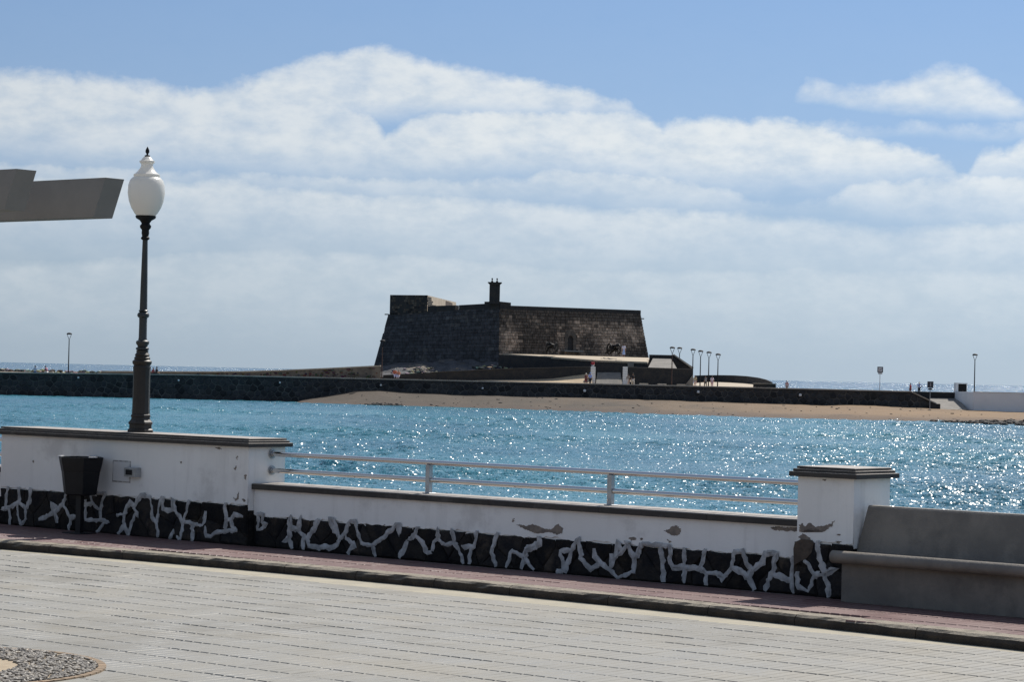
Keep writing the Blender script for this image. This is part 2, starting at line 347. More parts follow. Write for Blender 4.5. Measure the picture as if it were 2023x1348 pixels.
# ------------------------------------------------------------------ building helpers
class MB:
    def __init__(s): s.v = []; s.f = []; s.c = []; s.tint = None
    def add(s, vs, fs):
        b = len(s.v); s.v += [Vector(v) for v in vs]; s.f += [tuple(i + b for i in f) for f in fs]
        s.c += [s.tint] * len(fs); return s
    def box(s, x0, y0, z0, x1, y1, z1, bev=0.0):
        if bev <= 0:
            vs = [(x0, y0, z0), (x1, y0, z0), (x1, y1, z0), (x0, y1, z0), (x0, y0, z1), (x1, y0, z1), (x1, y1, z1), (x0, y1, z1)]
            return s.add(vs, [(3, 2, 1, 0), (4, 5, 6, 7), (0, 1, 5, 4), (1, 2, 6, 5), (2, 3, 7, 6), (3, 0, 4, 7)])
        b = bev
        vs = [(x0, y0, z0), (x1, y0, z0), (x1, y1, z0), (x0, y1, z0),
              (x0, y0, z1 - b), (x1, y0, z1 - b), (x1, y1, z1 - b), (x0, y1, z1 - b),
              (x0 + b, y0 + b, z1), (x1 - b, y0 + b, z1), (x1 - b, y1 - b, z1), (x0 + b, y1 - b, z1)]
        fs = [(3, 2, 1, 0), (8, 9, 10, 11)]
        for k in range(4):
            j = (k + 1) % 4
            fs += [(k, j, 4 + j, 4 + k), (4 + k, 4 + j, 8 + j, 8 + k)]
        return s.add(vs, fs)
    def prism(s, poly, d):                       # poly: list of 3D points, extruded by vector d
        n = len(poly); d = Vector(d); vs = [Vector(p) for p in poly] + [Vector(p) + d for p in poly]
        return s.add(vs, [tuple(range(n)), tuple(range(2 * n - 1, n - 1, -1))] + [(k, n + k, n + (k + 1) % n, (k + 1) % n) for k in range(n)])
    def tube(s, a, b, ra, rb=None, n=10):
        a = Vector(a); b = Vector(b); rb = ra if rb is None else rb
        z = (b - a).normalized(); x = z.orthogonal().normalized(); y = z.cross(x)
        vs = []
        for c, r in ((a, ra), (b, rb)):
            vs += [c + (x * math.cos(2 * math.pi * k / n) + y * math.sin(2 * math.pi * k / n)) * r for k in range(n)]
        return s.add(vs, [(k, (k + 1) % n, n + (k + 1) % n, n + k) for k in range(n)] + [tuple(range(n - 1, -1, -1)), tuple(range(n, 2 * n))])
    def lathe(s, prof, n=24, cx=0.0, cy=0.0, ph=0.0):  # prof: (r, z) bottom to top
        vs = []
        for r, z in prof:
            vs += [(cx + r * math.cos(ph + 2 * math.pi * k / n), cy + r * math.sin(ph + 2 * math.pi * k / n), z) for k in range(n)]
        fs = []
        for i in range(len(prof) - 1):
            for k in range(n):
                j = (k + 1) % n; fs.append((i * n + k, i * n + j, (i + 1) * n + j, (i + 1) * n + k))
        fs += [tuple(range(n - 1, -1, -1)), tuple((len(prof) - 1) * n + k for k in range(n))]
        return s.add(vs, fs)
    def quad(s, a, b, c, d): return s.add([a, b, c, d], [(0, 1, 2, 3)])
    def build(s, name, m, parent=None, base=None, smooth=False, kind=None, matrix=None):
        me = bpy.data.meshes.new(name); bo = Vector(base) if base is not None else Vector((0, 0, 0))
        q_ = parent
        while base is None and q_ is not None:                # a part of a part is still given in its thing's frame
            if q_.name in PB: bo = PB[q_.name]['base']; break
            q_ = q_.parent
        me.from_pydata([v - bo for v in s.v], [], s.f); me.update()
        if any(c is not None for c in s.c):
            at = me.color_attributes.new('tint', 'FLOAT_COLOR', 'CORNER'); k = 0
            for p, c in zip(me.polygons, s.c):
                for _ in range(p.loop_total): at.data[k].color = (*(c or (0.1, 0.1, 0.1)), 1.0); k += 1
        bm = bmesh.new(); bm.from_mesh(me); bmesh.ops.recalc_face_normals(bm, faces=bm.faces); bm.to_mesh(me); bm.free()
        if smooth:
            for p in me.polygons: p.use_smooth = True
            try: me.set_sharp_from_angle(angle=math.radians(38))
            except Exception: pass
        me.materials.append(m)
        o = bpy.data.objects.new(name, me); COL.objects.link(o)
        if parent is not None: o.parent = parent
        if kind: o['kind'] = kind
        return o


PB = {}


def tag(o, label, cat, group=None):
    o['label'] = label; o['category'] = cat
    if group: o['group'] = group
    return o


def thing(name, label, cat, base=(0, 0, 0), local=False, group=None):
    """Empty at the foot of a thing; its parts are then given in world (or promenade) coordinates"""
    o = bpy.data.objects.new(name, None); COL.objects.link(o); o.empty_display_size = 0.2
    b = Vector(base); PB[o.name] = {'base': b}
    if local: o.location = L2W(*b); o.rotation_euler = (0, 0, AL)
    else: o.location = b
    return tag(o, label, cat, group)


def setting(name, mb, m, local=False, smooth=False):
    o = mb.build(name, m, smooth=smooth); o['kind'] = 'structure'
    if local: o.location = LO; o.rotation_euler = (0, 0, AL)
    PB[o.name] = {'base': Vector((0, 0, 0))}
    return o


def copy_tree(o, parent=None):
    c = o.copy(); COL.objects.link(c)
    if parent is not None: c.parent = parent
    PB[c.name] = dict(PB.get(o.name, {}))
    for ch in list(o.children):
        if ch.name != c.name: copy_tree(ch, c)
    return c


def clip(poly, nx, ny, d):                       # keep nx*x + ny*y <= d
    out = []
    for i in range(len(poly)):
        a, b = poly[i], poly[(i + 1) % len(poly)]
        da = nx * a[0] + ny * a[1] - d; db = nx * b[0] + ny * b[1] - d
        if da <= 0: out.append(a)
        if (da < 0 < db) or (db < 0 < da):
            t = da / (da - db); out.append((a[0] + (b[0] - a[0]) * t, a[1] + (b[1] - a[1]) * t))
    return out


def voronoi(seeds, bounds):
    """cells of the seeds, clipped to a rectangle"""
    x0, y0, x1, y1 = bounds; res = []
    for i, (sx, sy) in enumerate(seeds):
        poly = [(x0, y0), (x1, y0), (x1, y1), (x0, y1)]
        near = sorted((((a - sx) ** 2 + (b - sy) ** 2), a, b) for j, (a, b) in enumerate(seeds) if j != i and abs(a - sx) < 4 and abs(b - sy) < 4)[:22]
        for _, a, b in near:
            nx, ny = a - sx, b - sy
            poly = clip(poly, nx, ny, (a * a + b * b - sx * sx - sy * sy) / 2)
            if len(poly) < 3: break
        if len(poly) >= 3: res.append(poly)
    return res


def rough_poly(poly, gap, step, jit, rng):
    """shrink a cell by its joint, subdivide its edges and make them uneven"""
    cx = sum(p[0] for p in poly) / len(poly); cy = sum(p[1] for p in poly) / len(poly)
    q = []
    for p in poly:
        dx, dy = p[0] - cx, p[1] - cy; l = math.hypot(dx, dy) or 1
        q.append((cx + dx * max(0.3, 1 - gap / l), cy + dy * max(0.3, 1 - gap / l)))
    out = []
    for i in range(len(q)):
        a, b = q[i], q[(i + 1) % len(q)]; L = math.hypot(b[0] - a[0], b[1] - a[1]); n = max(1, min(3, int(L / step + 0.5)))
        for k in range(n):
            t = k / n
            out.append((a[0] + (b[0] - a[0]) * t + rng.uniform(-jit, jit), a[1] + (b[1] - a[1]) * t + rng.uniform(-jit, jit)))
    return out, (cx, cy)


def stone_mesh(mb, poly, cen, put, depth, proud, rng, cham=0.16):
    """put(u, v, w) places a point of the wall face, w = out of the wall"""
    n = len(poly); a = []; b = []; tilt = rng.uniform(-0.25, 0.25); til2 = rng.uniform(-0.25, 0.25)
    for (u, v) in poly:
        a.append(put(u, v, -depth))
    for (u, v) in poly:
        b.append(put(u, v, proud * 0.35))
    c = []
    for (u, v) in poly:
        uu = u + (cen[0] - u) * cham; vv = v + (cen[1] - v) * cham
        c.append(put(uu, vv, proud * (1 + rng.uniform(-0.3, 0.3)) + tilt * (u - cen[0]) * 0.2 + til2 * (v - cen[1]) * 0.2))
    fs = [(k, (k + 1) % n, n + (k + 1) % n, n + k) for k in range(n)] + [(n + k, n + (k + 1) % n, 2 * n + (k + 1) % n, 2 * n + k) for k in range(n)]
    top = put(cen[0], cen[1], proud * 1.35)
    fs += [(2 * n + k, 2 * n + (k + 1) % n, 3 * n) for k in range(n)]
    mb.add(a + b + c + [top], fs)


def lump(mb, c, r, rng, sz=0.7, seg=7, rings=4):
    """an angular rock"""
    c = Vector(c); vs = [c + Vector((0, 0, -r * sz * 0.6))]
    sx, sy = rng.uniform(0.75, 1.35), rng.uniform(0.7, 1.2)
    for i in range(1, rings):
        t = math.pi * i / rings
        for k in range(seg):
            a = 2 * math.pi * (k + rng.uniform(-0.2, 0.2)) / seg; q = r * rng.uniform(0.72, 1.15)
            vs.append(c + Vector((q * sx * math.sin(t) * math.cos(a), q * sy * math.sin(t) * math.sin(a), -q * sz * math.cos(t))))
    vs.append(c + Vector((0, 0, r * sz * rng.uniform(0.6, 1.0))))
    fs = [(0, 1 + (k + 1) % seg, 1 + k) for k in range(seg)]
    for i in range(rings - 2):
        for k in range(seg):
            j = (k + 1) % seg; fs.append((1 + i * seg + k, 1 + i * seg + j, 1 + (i + 1) * seg + j, 1 + (i + 1) * seg + k))
    b = 1 + (rings - 2) * seg
    fs += [(b + k, b + (k + 1) % seg, len(vs) - 1) for k in range(seg)]
    mb.add(vs, fs)

# ================================================================== THE SETTING
# --- water
def sheet(x0, x1, ys, z):
    mb = MB()
    for a, b in zip(ys, ys[1:]): mb.quad((x0, a, z), (x1, a, z), (x1, b, z), (x0, b, z))
    return mb
YW = 338.0                                            # the breakwater's face
def wavy_water():
    """wind chop: a fan-shaped grid whose cells grow with distance, raised by a spread of short-crested waves"""
    da, dr = 0.0011, 0.00125
    az_ = np.arange(-0.262, 0.262 + da, da); rr_ = 62.0 * np.exp(np.arange(0, math.log(356.0 / 62.0) + dr, dr))
    R, Az = np.meshgrid(rr_, az_, indexing='ij'); X = R * np.sin(Az); Y = R * np.cos(Az); Z = np.zeros_like(X)
    rs = np.random.RandomState(12); n = 64
    lam = np.exp(rs.uniform(math.log(0.42), math.log(2.6), n)); th = math.radians(-118) + rs.normal(0, 0.62, n); ph_ = rs.uniform(0, 2 * math.pi, n)
    st = R * dr
    gust = 0.75 + 0.5 * np.sin(X * 0.11 + Y * 0.043 + 1.3) * np.sin(X * 0.037 - Y * 0.061) + 0.2 * np.sin(Y * 0.19 + X * 0.05)
    for l, t, p in zip(lam, th, ph_):
        k = 2 * math.pi / l; fade = np.clip((l / (2.6 * st) - 0.6), 0, 1)
        Z += fade * (0.042 / k) * np.sin(k * (X * math.cos(t) + Y * math.sin(t)) + p)
    Z *= gust; Z += 2.0 * Z * np.abs(Z)
    nr, nc = X.shape
    co = np.stack([X, Y, Z], -1).reshape(-1, 3).astype(np.float32)
    i = np.arange(nr - 1)[:, None] * nc + np.arange(nc - 1)[None, :]
    fc = np.stack([i, i + 1, i + nc + 1, i + nc], -1).reshape(-1, 4).astype(np.int32)
    me = bpy.data.meshes.new('bay_water'); me.vertices.add(len(co)); me.vertices.foreach_set('co', co.ravel())
    me.loops.add(fc.size); me.loops.foreach_set('vertex_index', fc.ravel()); me.polygons.add(len(fc))
    me.polygons.foreach_set('loop_start', np.arange(0, fc.size, 4, dtype=np.int32))
    me.polygons.foreach_set('use_smooth', np.ones(len(fc), dtype=bool)); me.update(calc_edges=True)
    me.materials.append(M_BAY); o = bpy.data.objects.new('bay_water', me); COL.objects.link(o); o['kind'] = 'structure'
wavy_water()
s62 = math.sin(0.262); c62 = math.cos(0.262); mb = MB()
mb.add([(-700, 16, -.02), (700, 16, -.02), (356 * s62 + 600, 346, -.02), (356 * s62, 346, -.02), (62 * s62, 62 * c62, -.02), (-62 * s62, 62 * c62, -.02), (-356 * s62, 346, -.02), (-356 * s62 - 600, 346, -.02)], [(1, 2, 3, 4), (0, 5, 6, 7), (0, 1, 4, 5)])
setting('bay_water_beyond', mb, M_BAY)
setting('open_sea', sheet(-30000, 30000, [346.0, 900, 5000, 50000], -0.004), M_SEA)
setting('seabed', MB().quad((-700, 10, -3.0), (700, 10, -3.0), (700, 900, -3.0), (-700, 900, -3.0)), M_ROCK)

# --- the promenade: plaza sheet, sidewalk, kerb
PZ = -0.07                                            # plaza level relative to the sidewalk
def kerb_y(x): return -1.22 - 0.011 * (x + 2.3) ** 2 if -9 < x < 5 else -1.22 - 0.011 * ((11.3 if x < 0 else 7.3) ** 2 - 0) * 0.6
def kerb_y(x):
    x = max(-9.5, min(5.0, x)); return -1.22 - 0.011 * (x + 2.3) ** 2
mb = MB(); mb.quad((-40, -60, PZ - 0.012), (40, -60, PZ - 0.012), (40, -1.0, PZ - 0.012), (-40, -1.0, PZ - 0.012))
plaza = setting('plaza', mb, M_SLAB, local=True)
mb = MB(); mb.box(-40, -1.05, -3.4, 40, 0.47, -0.012)
sidewalk = setting('sidewalk', mb, mat('sidewalk_mortar', (0.34, 0.28, 0.25), 0.95, (0.26, 0.21, 0.19), 8.0), local=True)

TP, BP = 0.332, 0.083                                 # a tile and one of its four bars


def tile_mesh(mb, x, y, z, rng=None, y1=None):
    for k in range(4):
        dz = rng.uniform(-0.0012, 0.0012) if rng else 0.0; gp_ = 0.0045
        mb.box(x + k * BP + gp_, y + 0.006, z - 0.014, x + (k + 1) * BP - gp_, (y + TP - 0.006) if y1 is None else y1, z + dz, 0.0042)


def pave(parent, m, cells, z, name, stuff_name, nmax):
    """the nmax tiles that show largest become objects, the others one mesh"""
    vis = []; rest = []
    for (x, y) in cells:
        px, py = proj(L2W(x + TP / 2, y + TP / 2, z)); ins = -20 < px < PW + 20 and -20 < py < PH + 20
        d = (L2W(x, y, z) - CAM).length
        (vis if ins else rest).append((d, x, y))
    vis.sort(); rest += vis[nmax:]; vis = vis[:nmax]
    proto = MB(); tile_mesh(proto, -TP / 2, -TP / 2, 0.0); me = None
    rng = random.Random(3)
    for d, x, y in vis:
        if me is None:
            o = proto.build(name, m, parent); me = o.data
        else:
            o = bpy.data.objects.new(name, me); COL.objects.link(o); o.parent = parent
        o.location = (x + TP / 2, y + TP / 2, z + rng.uniform(-0.0016, 0.0016))
        o.rotation_euler = (rng.uniform(-0.0025, 0.0025), rng.uniform(-0.0025, 0.0025), rng.uniform(-0.006, 0.006))
    mb = MB()
    for d, x, y in rest: tile_mesh(mb, x, y, z + rng.uniform(-0.002, 0.002), rng)
    if rest: mb.build(stuff_name, m, parent, kind='stuff')


cells = []
PEBC, PEBR = (-0.80, -7.22), 0.93
for j in range(0, 24):
    y = -1.62 - TP * (j + 1)
    for i in range(-40, 24):
        x = i * TP + (0.0 if j % 2 else 0.0)
        if y + TP > kerb_y(x) - 0.12: continue
        if math.hypot(max(x, min(PEBC[0], x + TP)) - PEBC[0], max(y, min(PEBC[1], y + TP)) - PEBC[1]) < PEBR - 0.42: continue
        cells.append((x, y))
pave(plaza, M_TILE, cells, PZ, 'paving_tile', 'paving_tiles', 300)
# dusty mortar strip along the kerb
mb = MB()
for i in range(-40, 24):
    x0, x1 = i * TP, (i + 1) * TP
    mb.quad((x0, -2.3, PZ - 0.006), (x1, -2.3, PZ - 0.006), (x1, kerb_y(x1) + 0.06, PZ - 0.004), (x0, kerb_y(x0) + 0.06, PZ - 0.004))
mb.build('mortar_strip', mat('cream_mortar', (0.33, 0.30, 0.23), 0.95, (0.28, 0.255, 0.2), 5.0, 0.002, 50.0), plaza)
# red tiles of the sidewalk
cells = [(i * TP, -0.03 - TP * (j + 1)) for j in range(0, 4) for i in range(-40, 24)]
cells = [(x, y) for x, y in cells if y > kerb_y(x + TP / 2) + 0.02]
pave(sidewalk, M_RED, cells, 0.0, 'red_tile', 'red_tiles', 300)
# kerb stones
rng = random.Random(11)
kerb = bpy.data.objects.new('kerb', None); COL.objects.link(kerb); kerb.location = LO; kerb.rotation_euler = (0, 0, AL); kerb['kind'] = 'structure'
x = -13.0
while x < 7.0:
    l = rng.uniform(0.75, 1.0); x1 = x + l - 0.006; mb = MB(); N = 12
    secs = []
    for k in range(N + 1):
        t = x + (x1 - x) * k / N; y = kerb_y(t); j = lambda s: noise.noise(Vector((t * 9.0, s * 3.1, 0.7))) * 0.011
        secs.append([(t, y + 0.02 + j(1), PZ - 0.06), (t, y + 0.004 + j(2), PZ + 0.03), (t, y + 0.012 + j(3), -0.016 + j(7) * 0.5), (t, y + 0.035 + j(4), 0.001 + j(5) * 0.4), (t, y + 0.16 + j(6) * 0.8, 0.006), (t, y + 0.165, PZ - 0.06)])
    vs = [p for s_ in secs for p in s_]; fs = []
    for k in range(N):
        for q in range(6): fs.append((k * 6 + q, k * 6 + (q + 1) % 6, (k + 1) * 6 + (q + 1) % 6, (k + 1) * 6 + q))
    fs += [tuple(range(6)), tuple(range(N * 6 + 5, N * 6 - 1, -1))]
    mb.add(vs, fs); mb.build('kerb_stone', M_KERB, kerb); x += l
# round pebble inlay in the plaza
inlay = thing('pebble_inlay', 'round inlay of grey pebbles with a tan centre set into the cream plaza tiles', 'paving', (PEBC[0], PEBC[1], PZ), local=True)
mb = MB(); mb.lathe([(PEBR, PZ - 0.02), (PEBR, PZ + 0.003)], 48, *PEBC); mb.build('mortar_bed', M_TAN, inlay)
mb = MB(); rng = random.Random(5)
for i in range(4200):
    rr_ = math.sqrt(rng.uniform(0.47 ** 2, (PEBR - 0.03) ** 2)); a = rng.uniform(0, 2 * math.pi)
    if not (-0.9 < a < 3.6 or a > 5.4): continue
    lump(mb, (PEBC[0] + rr_ * math.cos(a), PEBC[1] + rr_ * math.sin(a), PZ + 0.008), rng.uniform(0.008, 0.015), rng, 0.9, 6, 3)
mb.build('pebbles', M_PEB, inlay, kind='stuff', smooth=True)
mb = MB()
for k in range(72):
    a0, a1 = 2 * math.pi * k / 72 + 0.006, 2 * math.pi * (k + 1) / 72 - 0.006
    mb.prism([(PEBC[0] + r_ * math.cos(a), PEBC[1] + r_ * math.sin(a), PZ - 0.01) for r_, a in ((PEBR - 0.03, a0), (PEBR + 0.012, a0), (PEBR + 0.012, a1), (PEBR - 0.03, a1))], (0, 0, 0.019))
mb.build('border', mat('clay_border', (0.27, 0.19, 0.12), 0.9, (0.2, 0.15, 0.1), 9.0), inlay)

# ================================================================== PROMENADE WALL
# mortar lines traced from the wall: crop origin, crop scale, polylines
MORTAR = [((0, 950), 6.743, [[(95, 140), (75, 230), (62, 360)], [(0, 380), (65, 380), (130, 350), (240, 295)], [(240, 85), (248, 200), (255, 290), (310, 355)],
    [(105, 380), (125, 450), (122, 575)], [(225, 310), (230, 450), (270, 590), (335, 510), (335, 380)], [(398, 180), (385, 290)], [(680, 290), (770, 370), (700, 430), (620, 490), (510, 515)],
    [(885, 150), (830, 310), (770, 370)], [(720, 430), (760, 570)], [(850, 350), (920, 480), (1005, 485)], [(935, 530), (905, 600)], [(1130, 250), (1135, 345)], [(1135, 320), (1220, 305)],
    [(1200, 185), (1220, 270), (1260, 350), (1320, 395)], [(1280, 170), (1225, 240)], [(1390, 180), (1340, 330), (1325, 510)], [(1130, 525), (1300, 525), (1440, 545)],
    [(1380, 560), (1330, 630), (1280, 650)], [(1720, 290), (1650, 450), (1650, 600), (1710, 715)], [(1630, 610), (1570, 680)], [(1610, 450), (1550, 470)], [(1720, 300), (1780, 340), (1865, 210)],
    [(1780, 360), (1835, 475)], [(1790, 440), (1730, 620)]]),
  ((250, 950), 6.743, [[(330, 490), (395, 580), (415, 740)], [(300, 230), (335, 400)], [(455, 240), (430, 370), (400, 560)], [(470, 270), (480, 370), (550, 410), (610, 390), (605, 240)],
    [(640, 400), (700, 490), (740, 545), (830, 560), (900, 590), (1010, 595), (1035, 500), (1040, 410)], [(825, 300), (790, 410), (755, 490)], [(745, 560), (735, 650), (700, 760)], [(620, 670), (555, 765)],
    [(875, 600), (865, 780)], [(1035, 600), (1060, 740), (1110, 750), (1180, 700), (1300, 675), (1470, 670)], [(1310, 290), (1320, 520)], [(1545, 475), (1430, 450), (1390, 520), (1320, 545), (1310, 680)], [(1380, 550), (1405, 640)]]),
  ((490, 990), 6.743, [[(125, 220), (125, 390), (150, 390), (250, 310)], [(180, 300), (190, 230)], [(545, 230), (545, 400), (545, 480), (585, 590)], [(545, 490), (460, 555)], [(560, 370), (650, 370)], [(690, 250), (680, 430), (780, 500)],
    [(930, 260), (880, 360), (790, 500), (810, 590), (900, 610), (1100, 620), (1190, 600), (1220, 500), (1140, 400), (1080, 300)], [(740, 500), (725, 600)], [(1130, 300), (1210, 480)], [(1350, 310), (1290, 440), (1230, 500)],
    [(1310, 490), (1430, 600)], [(1375, 600), (1330, 665)], [(1410, 330), (1460, 460), (1510, 570), (1650, 600), (1690, 690)], [(1660, 590), (1800, 490), (1960, 400), (2000, 350)]]),
  ((760, 1010), 6.743, [[(190, 300), (170, 230)], [(430, 200), (400, 310), (300, 390)], [(400, 330), (500, 430), (560, 570)], [(240, 520), (180, 590)], [(700, 270), (700, 370), (650, 420), (620, 540)], [(720, 380), (800, 450), (910, 430)],
    [(885, 260), (920, 420), (990, 520), (1050, 665)], [(1220, 240), (1200, 430), (1140, 520), (1120, 665)], [(1020, 470), (1150, 480)], [(1500, 320), (1450, 450), (1420, 560), (1480, 700)], [(1690, 520), (1610, 690)],
    [(1700, 540), (1830, 610), (1990, 730)], [(2010, 480), (1880, 510), (1860, 620), (1820, 720)]]),
  ((1030, 1030), 6.743, [[(230, 230), (230, 310), (80, 370), (40, 450)], [(520, 400), (550, 550), (560, 640), (450, 610)], [(660, 390), (600, 580), (570, 640)], [(770, 330), (790, 500), (870, 600), (920, 640)],
    [(970, 370), (970, 470), (1050, 570), (1170, 660), (1290, 690)], [(1430, 330), (1340, 400), (1250, 490), (1190, 600), (1170, 660)], [(1270, 310), (1255, 440)], [(1195, 440), (1195, 560)], [(1390, 390), (1490, 500), (1500, 680)],
    [(1780, 310), (1600, 390), (1540, 440), (1500, 510)], [(1290, 690), (1460, 675)], [(1580, 330), (1560, 420)], [(1855, 350), (1860, 480), (1885, 640), (1890, 760)], [(1965, 370), (1975, 560), (2020, 620)]]),
  ((1300, 1030), 5.0575, [[(150, 465), (240, 465), (390, 470), (480, 530), (475, 610)], [(265, 270), (255, 470), (260, 600)], [(470, 290), (440, 400), (410, 460)], [(490, 525), (570, 525), (640, 565), (730, 470), (760, 330), (790, 310)],
    [(650, 560), (620, 595)], [(740, 460), (820, 510), (900, 570), (960, 640)], [(840, 320), (890, 420), (930, 490), (910, 560)], [(930, 490), (1040, 420), (1060, 340)], [(1170, 370), (1140, 500), (1060, 640)], [(1140, 530), (1240, 560), (1330, 590)],
    [(1350, 420), (1345, 560), (1350, 715)], [(1385, 500), (1400, 670), (1490, 700), (1540, 600), (1550, 540), (1500, 430), (1450, 400)], [(1590, 250), (1610, 370), (1660, 520), (1690, 620), (1700, 750)], [(1550, 540), (1660, 545), (1780, 470)]])]
YPED, YLOW = 0.0, 0.08
mort = {'ped': MB(), 'low': MB(), 'pil': MB()}
rng = random.Random(21)


def ridge(mb, pts, yf, wdt):
    """a smeared rope of mortar on the wall face y = yf through (x, z) points"""
    d = []
    for a, b in zip(pts, pts[1:]):
        n = max(1, int(math.hypot(b[0] - a[0], b[1] - a[1]) / 0.028))
        d += [(a[0] + (b[0] - a[0]) * k / n, a[1] + (b[1] - a[1]) * k / n) for k in range(n)]
    d.append(pts[-1]); vs = []; fs = []
    for i, p in enumerate(d):
        a = d[max(0, i - 1)]; b = d[min(len(d) - 1, i + 1)]; tx, tz = b[0] - a[0], b[1] - a[1]; l = math.hypot(tx, tz) or 1; tx /= l; tz /= l
        e = 0.7 if i in (0, len(d) - 1) else 1.0
        px_, pz_ = p[0] + rng.uniform(-.007, .007), p[1] + rng.uniform(-.005, .005)
        for q in range(6):
            an = math.pi * q / 5; h = wdt * e * rng.uniform(0.5, 1.5)
            vs.append((px_ - tz * h * math.cos(an), yf - (0.004 + 0.010 * math.sin(an) * e), pz_ + tx * h * math.cos(an)))
    for i in range(len(d) - 1):
        for q in range(5): fs.append((i * 6 + q, i * 6 + q + 1, (i + 1) * 6 + q + 1, (i + 1) * 6 + q))
    mb.add(vs, fs)


LINES = []
for (ox, oy), sc_, lines in MORTAR:
    for ln in lines:
        mx = ox + sum(p[0] for p in ln) / len(ln) / sc_
        wh = 'ped' if mx < 500 else ('low' if mx < 1569 else 'pil')
        if ox == 250 and ln[0] == (300, 230): wd = 0.010
        else: wd = rng.uniform(0.016, 0.025)
        yf = -0.006 if wh != 'low' else YLOW - 0.006
        pts = [WL(ox + a / sc_, oy + b / sc_, yf - 0.012) for a, b in ln]
        zt_ = {'ped': 0.362, 'low': 0.272, 'pil': 0.405}[wh]
        pts = [(a, max(0.004, b)) for a, b in pts]
        pts = [(a, zt_ + 0.014) if b > zt_ - 0.05 else (a, b) for a, b in pts]          # joints run up under the paint
        LINES.append([wh, pts, yf, wd])


for i, (wh, pts, yf, wd) in enumerate(LINES):                # joints meet: loose ends run on to the nearest neighbour or the ground
    for end in (0, -1):
        e_ = pts[end]; best = None
        if e_[1] < 0.05: pts[end] = (e_[0], 0.0); continue
        for j, l2 in enumerate(LINES):
            if j == i or l2[0] != wh: continue
            for p in l2[1]:
                d_ = math.hypot(p[0] - e_[0], p[1] - e_[1])
                if 0.012 < d_ < 0.13 and (best is None or d_ < best[0]): best = (d_, p)
        if best and rng.random() < 0.85:
            if end == 0: pts.insert(0, best[1])
            else: pts.append(best[1])
for wh, pts, yf, wd in LINES: ridge(mort[wh], pts, yf, wd)


def stones(parent, x0, x1, ztop, yf, seed, side=None, n=(0.30, 0.24)):
    """dark irregular stones of the foot of a wall"""
    rg = random.Random(seed); sd = []; k = 0
    nx = max(2, int((x1 - x0) / n[0])); nz = max(2, round(ztop / 0.16))
    for i in range(nx):
        for j in range(nz):
            sd.append((x0 + (x1 - x0) * (i + 0.5 + (0.25 if j % 2 else -0.2) + rg.uniform(-.22, .22)) / nx, ztop * (j + 0.5 + rg.uniform(-.22, .22)) / nz))
    for cell in voronoi(sd, (x0, 0.0, x1, ztop)):
        poly, cen = rough_poly(cell, 0.008, 0.1, 0.008, rg)
        poly = [(u, min(ztop + rg.uniform(-0.01, 0.012), max(-0.03, v))) for u, v in poly]
        m_ = MB(); stone_mesh(m_, poly, cen, (lambda u, v, w: (u, yf - w, v)) if side is None else (lambda u, v, w: (side + w, u, v)), 0.03, rg.uniform(0.006, 0.016), rg)
        m_.build('stone', M_STONE, parent, smooth=False)


def plaster(parent, x0, x1, y0, y1, zt, zb, seed, faces='front'):
    """painted render: solid block above, with a ragged lower edge hanging over the stones"""
    mb = MB(); N = int((x1 - x0) / 0.03) + 2; th = 0.012
    mb.box(x0 + 0.001, y0 + th, zb - 0.05, x1 - 0.001, y1, zb + 0.05)
    mb.box(x0, y0 + 0.001, zb + 0.0501, x1, y1 + 0.001, zt)
    MB().box(x0 + 0.001, y0 + 0.02, -0.05, x1 - 0.001, y1 - 0.001, zb - 0.051).build('footing', M_STONE, parent)
    MB().quad((x0, y0 + th - 0.003, 0), (x1, y0 + th - 0.003, 0), (x1, y0 + th - 0.003, zb - 0.02), (x0, y0 + th - 0.003, zb - 0.02)).build('footing_face', M_STONE, parent)
    vs = []; fs = []
    for i in range(N + 1):
        x = x0 + (x1 - x0) * i / N
        zz = zb + 0.022 * noise.noise(Vector((x * 4.0, seed, 0))) + 0.016 * noise.noise(Vector((x * 17.0, seed, 3))) + 0.009 * noise.noise(Vector((x * 50.0, seed, 8)))
        vs += [(x, y0, zt), (x, y0, zz), (x, y0 + th + 0.004, zz - 0.003)]
    for i in range(N):
        for q in range(2): fs.append((3 * i + q, 3 * i + q + 1, 3 * i + q + 4, 3 * i + q + 3))
    mb.add(vs, fs)
    return mb


def caps(parent, x0, x1, y0, y1, z):
    """three stepped slabs"""
    for k, (ov, h) in enumerate(((0.05, 0.037), (0.028, 0.021), (0.008, 0.019))):
        MB().box(x0 - ov, y0 - ov, z + 0.001 * k, x1 + ov, y1 + ov, z + h, 0.003).build('cap_slab', M_CAP, parent); z += h


def patches(parent, polys, yf, seed):
    rg = random.Random(seed)
    for poly in polys:
        pts = []
        for i in range(len(poly)):
            a = WL(*poly[i], yf); b = WL(*poly[(i + 1) % len(poly)], yf)
            for k in range(7):
                t = k / 7; j = 0.004 if k == 0 else 0.0085
                pts.append((a[0] + (b[0] - a[0]) * t + rg.uniform(-j, j), a[1] + (b[1] - a[1]) * t + rg.uniform(-j, j) * 0.6))
        MB().prism([(x, yf + 0.004, z) for x, z in pts], (0, -0.0065, 0)).build('bare_patch', M_PEEL, parent)


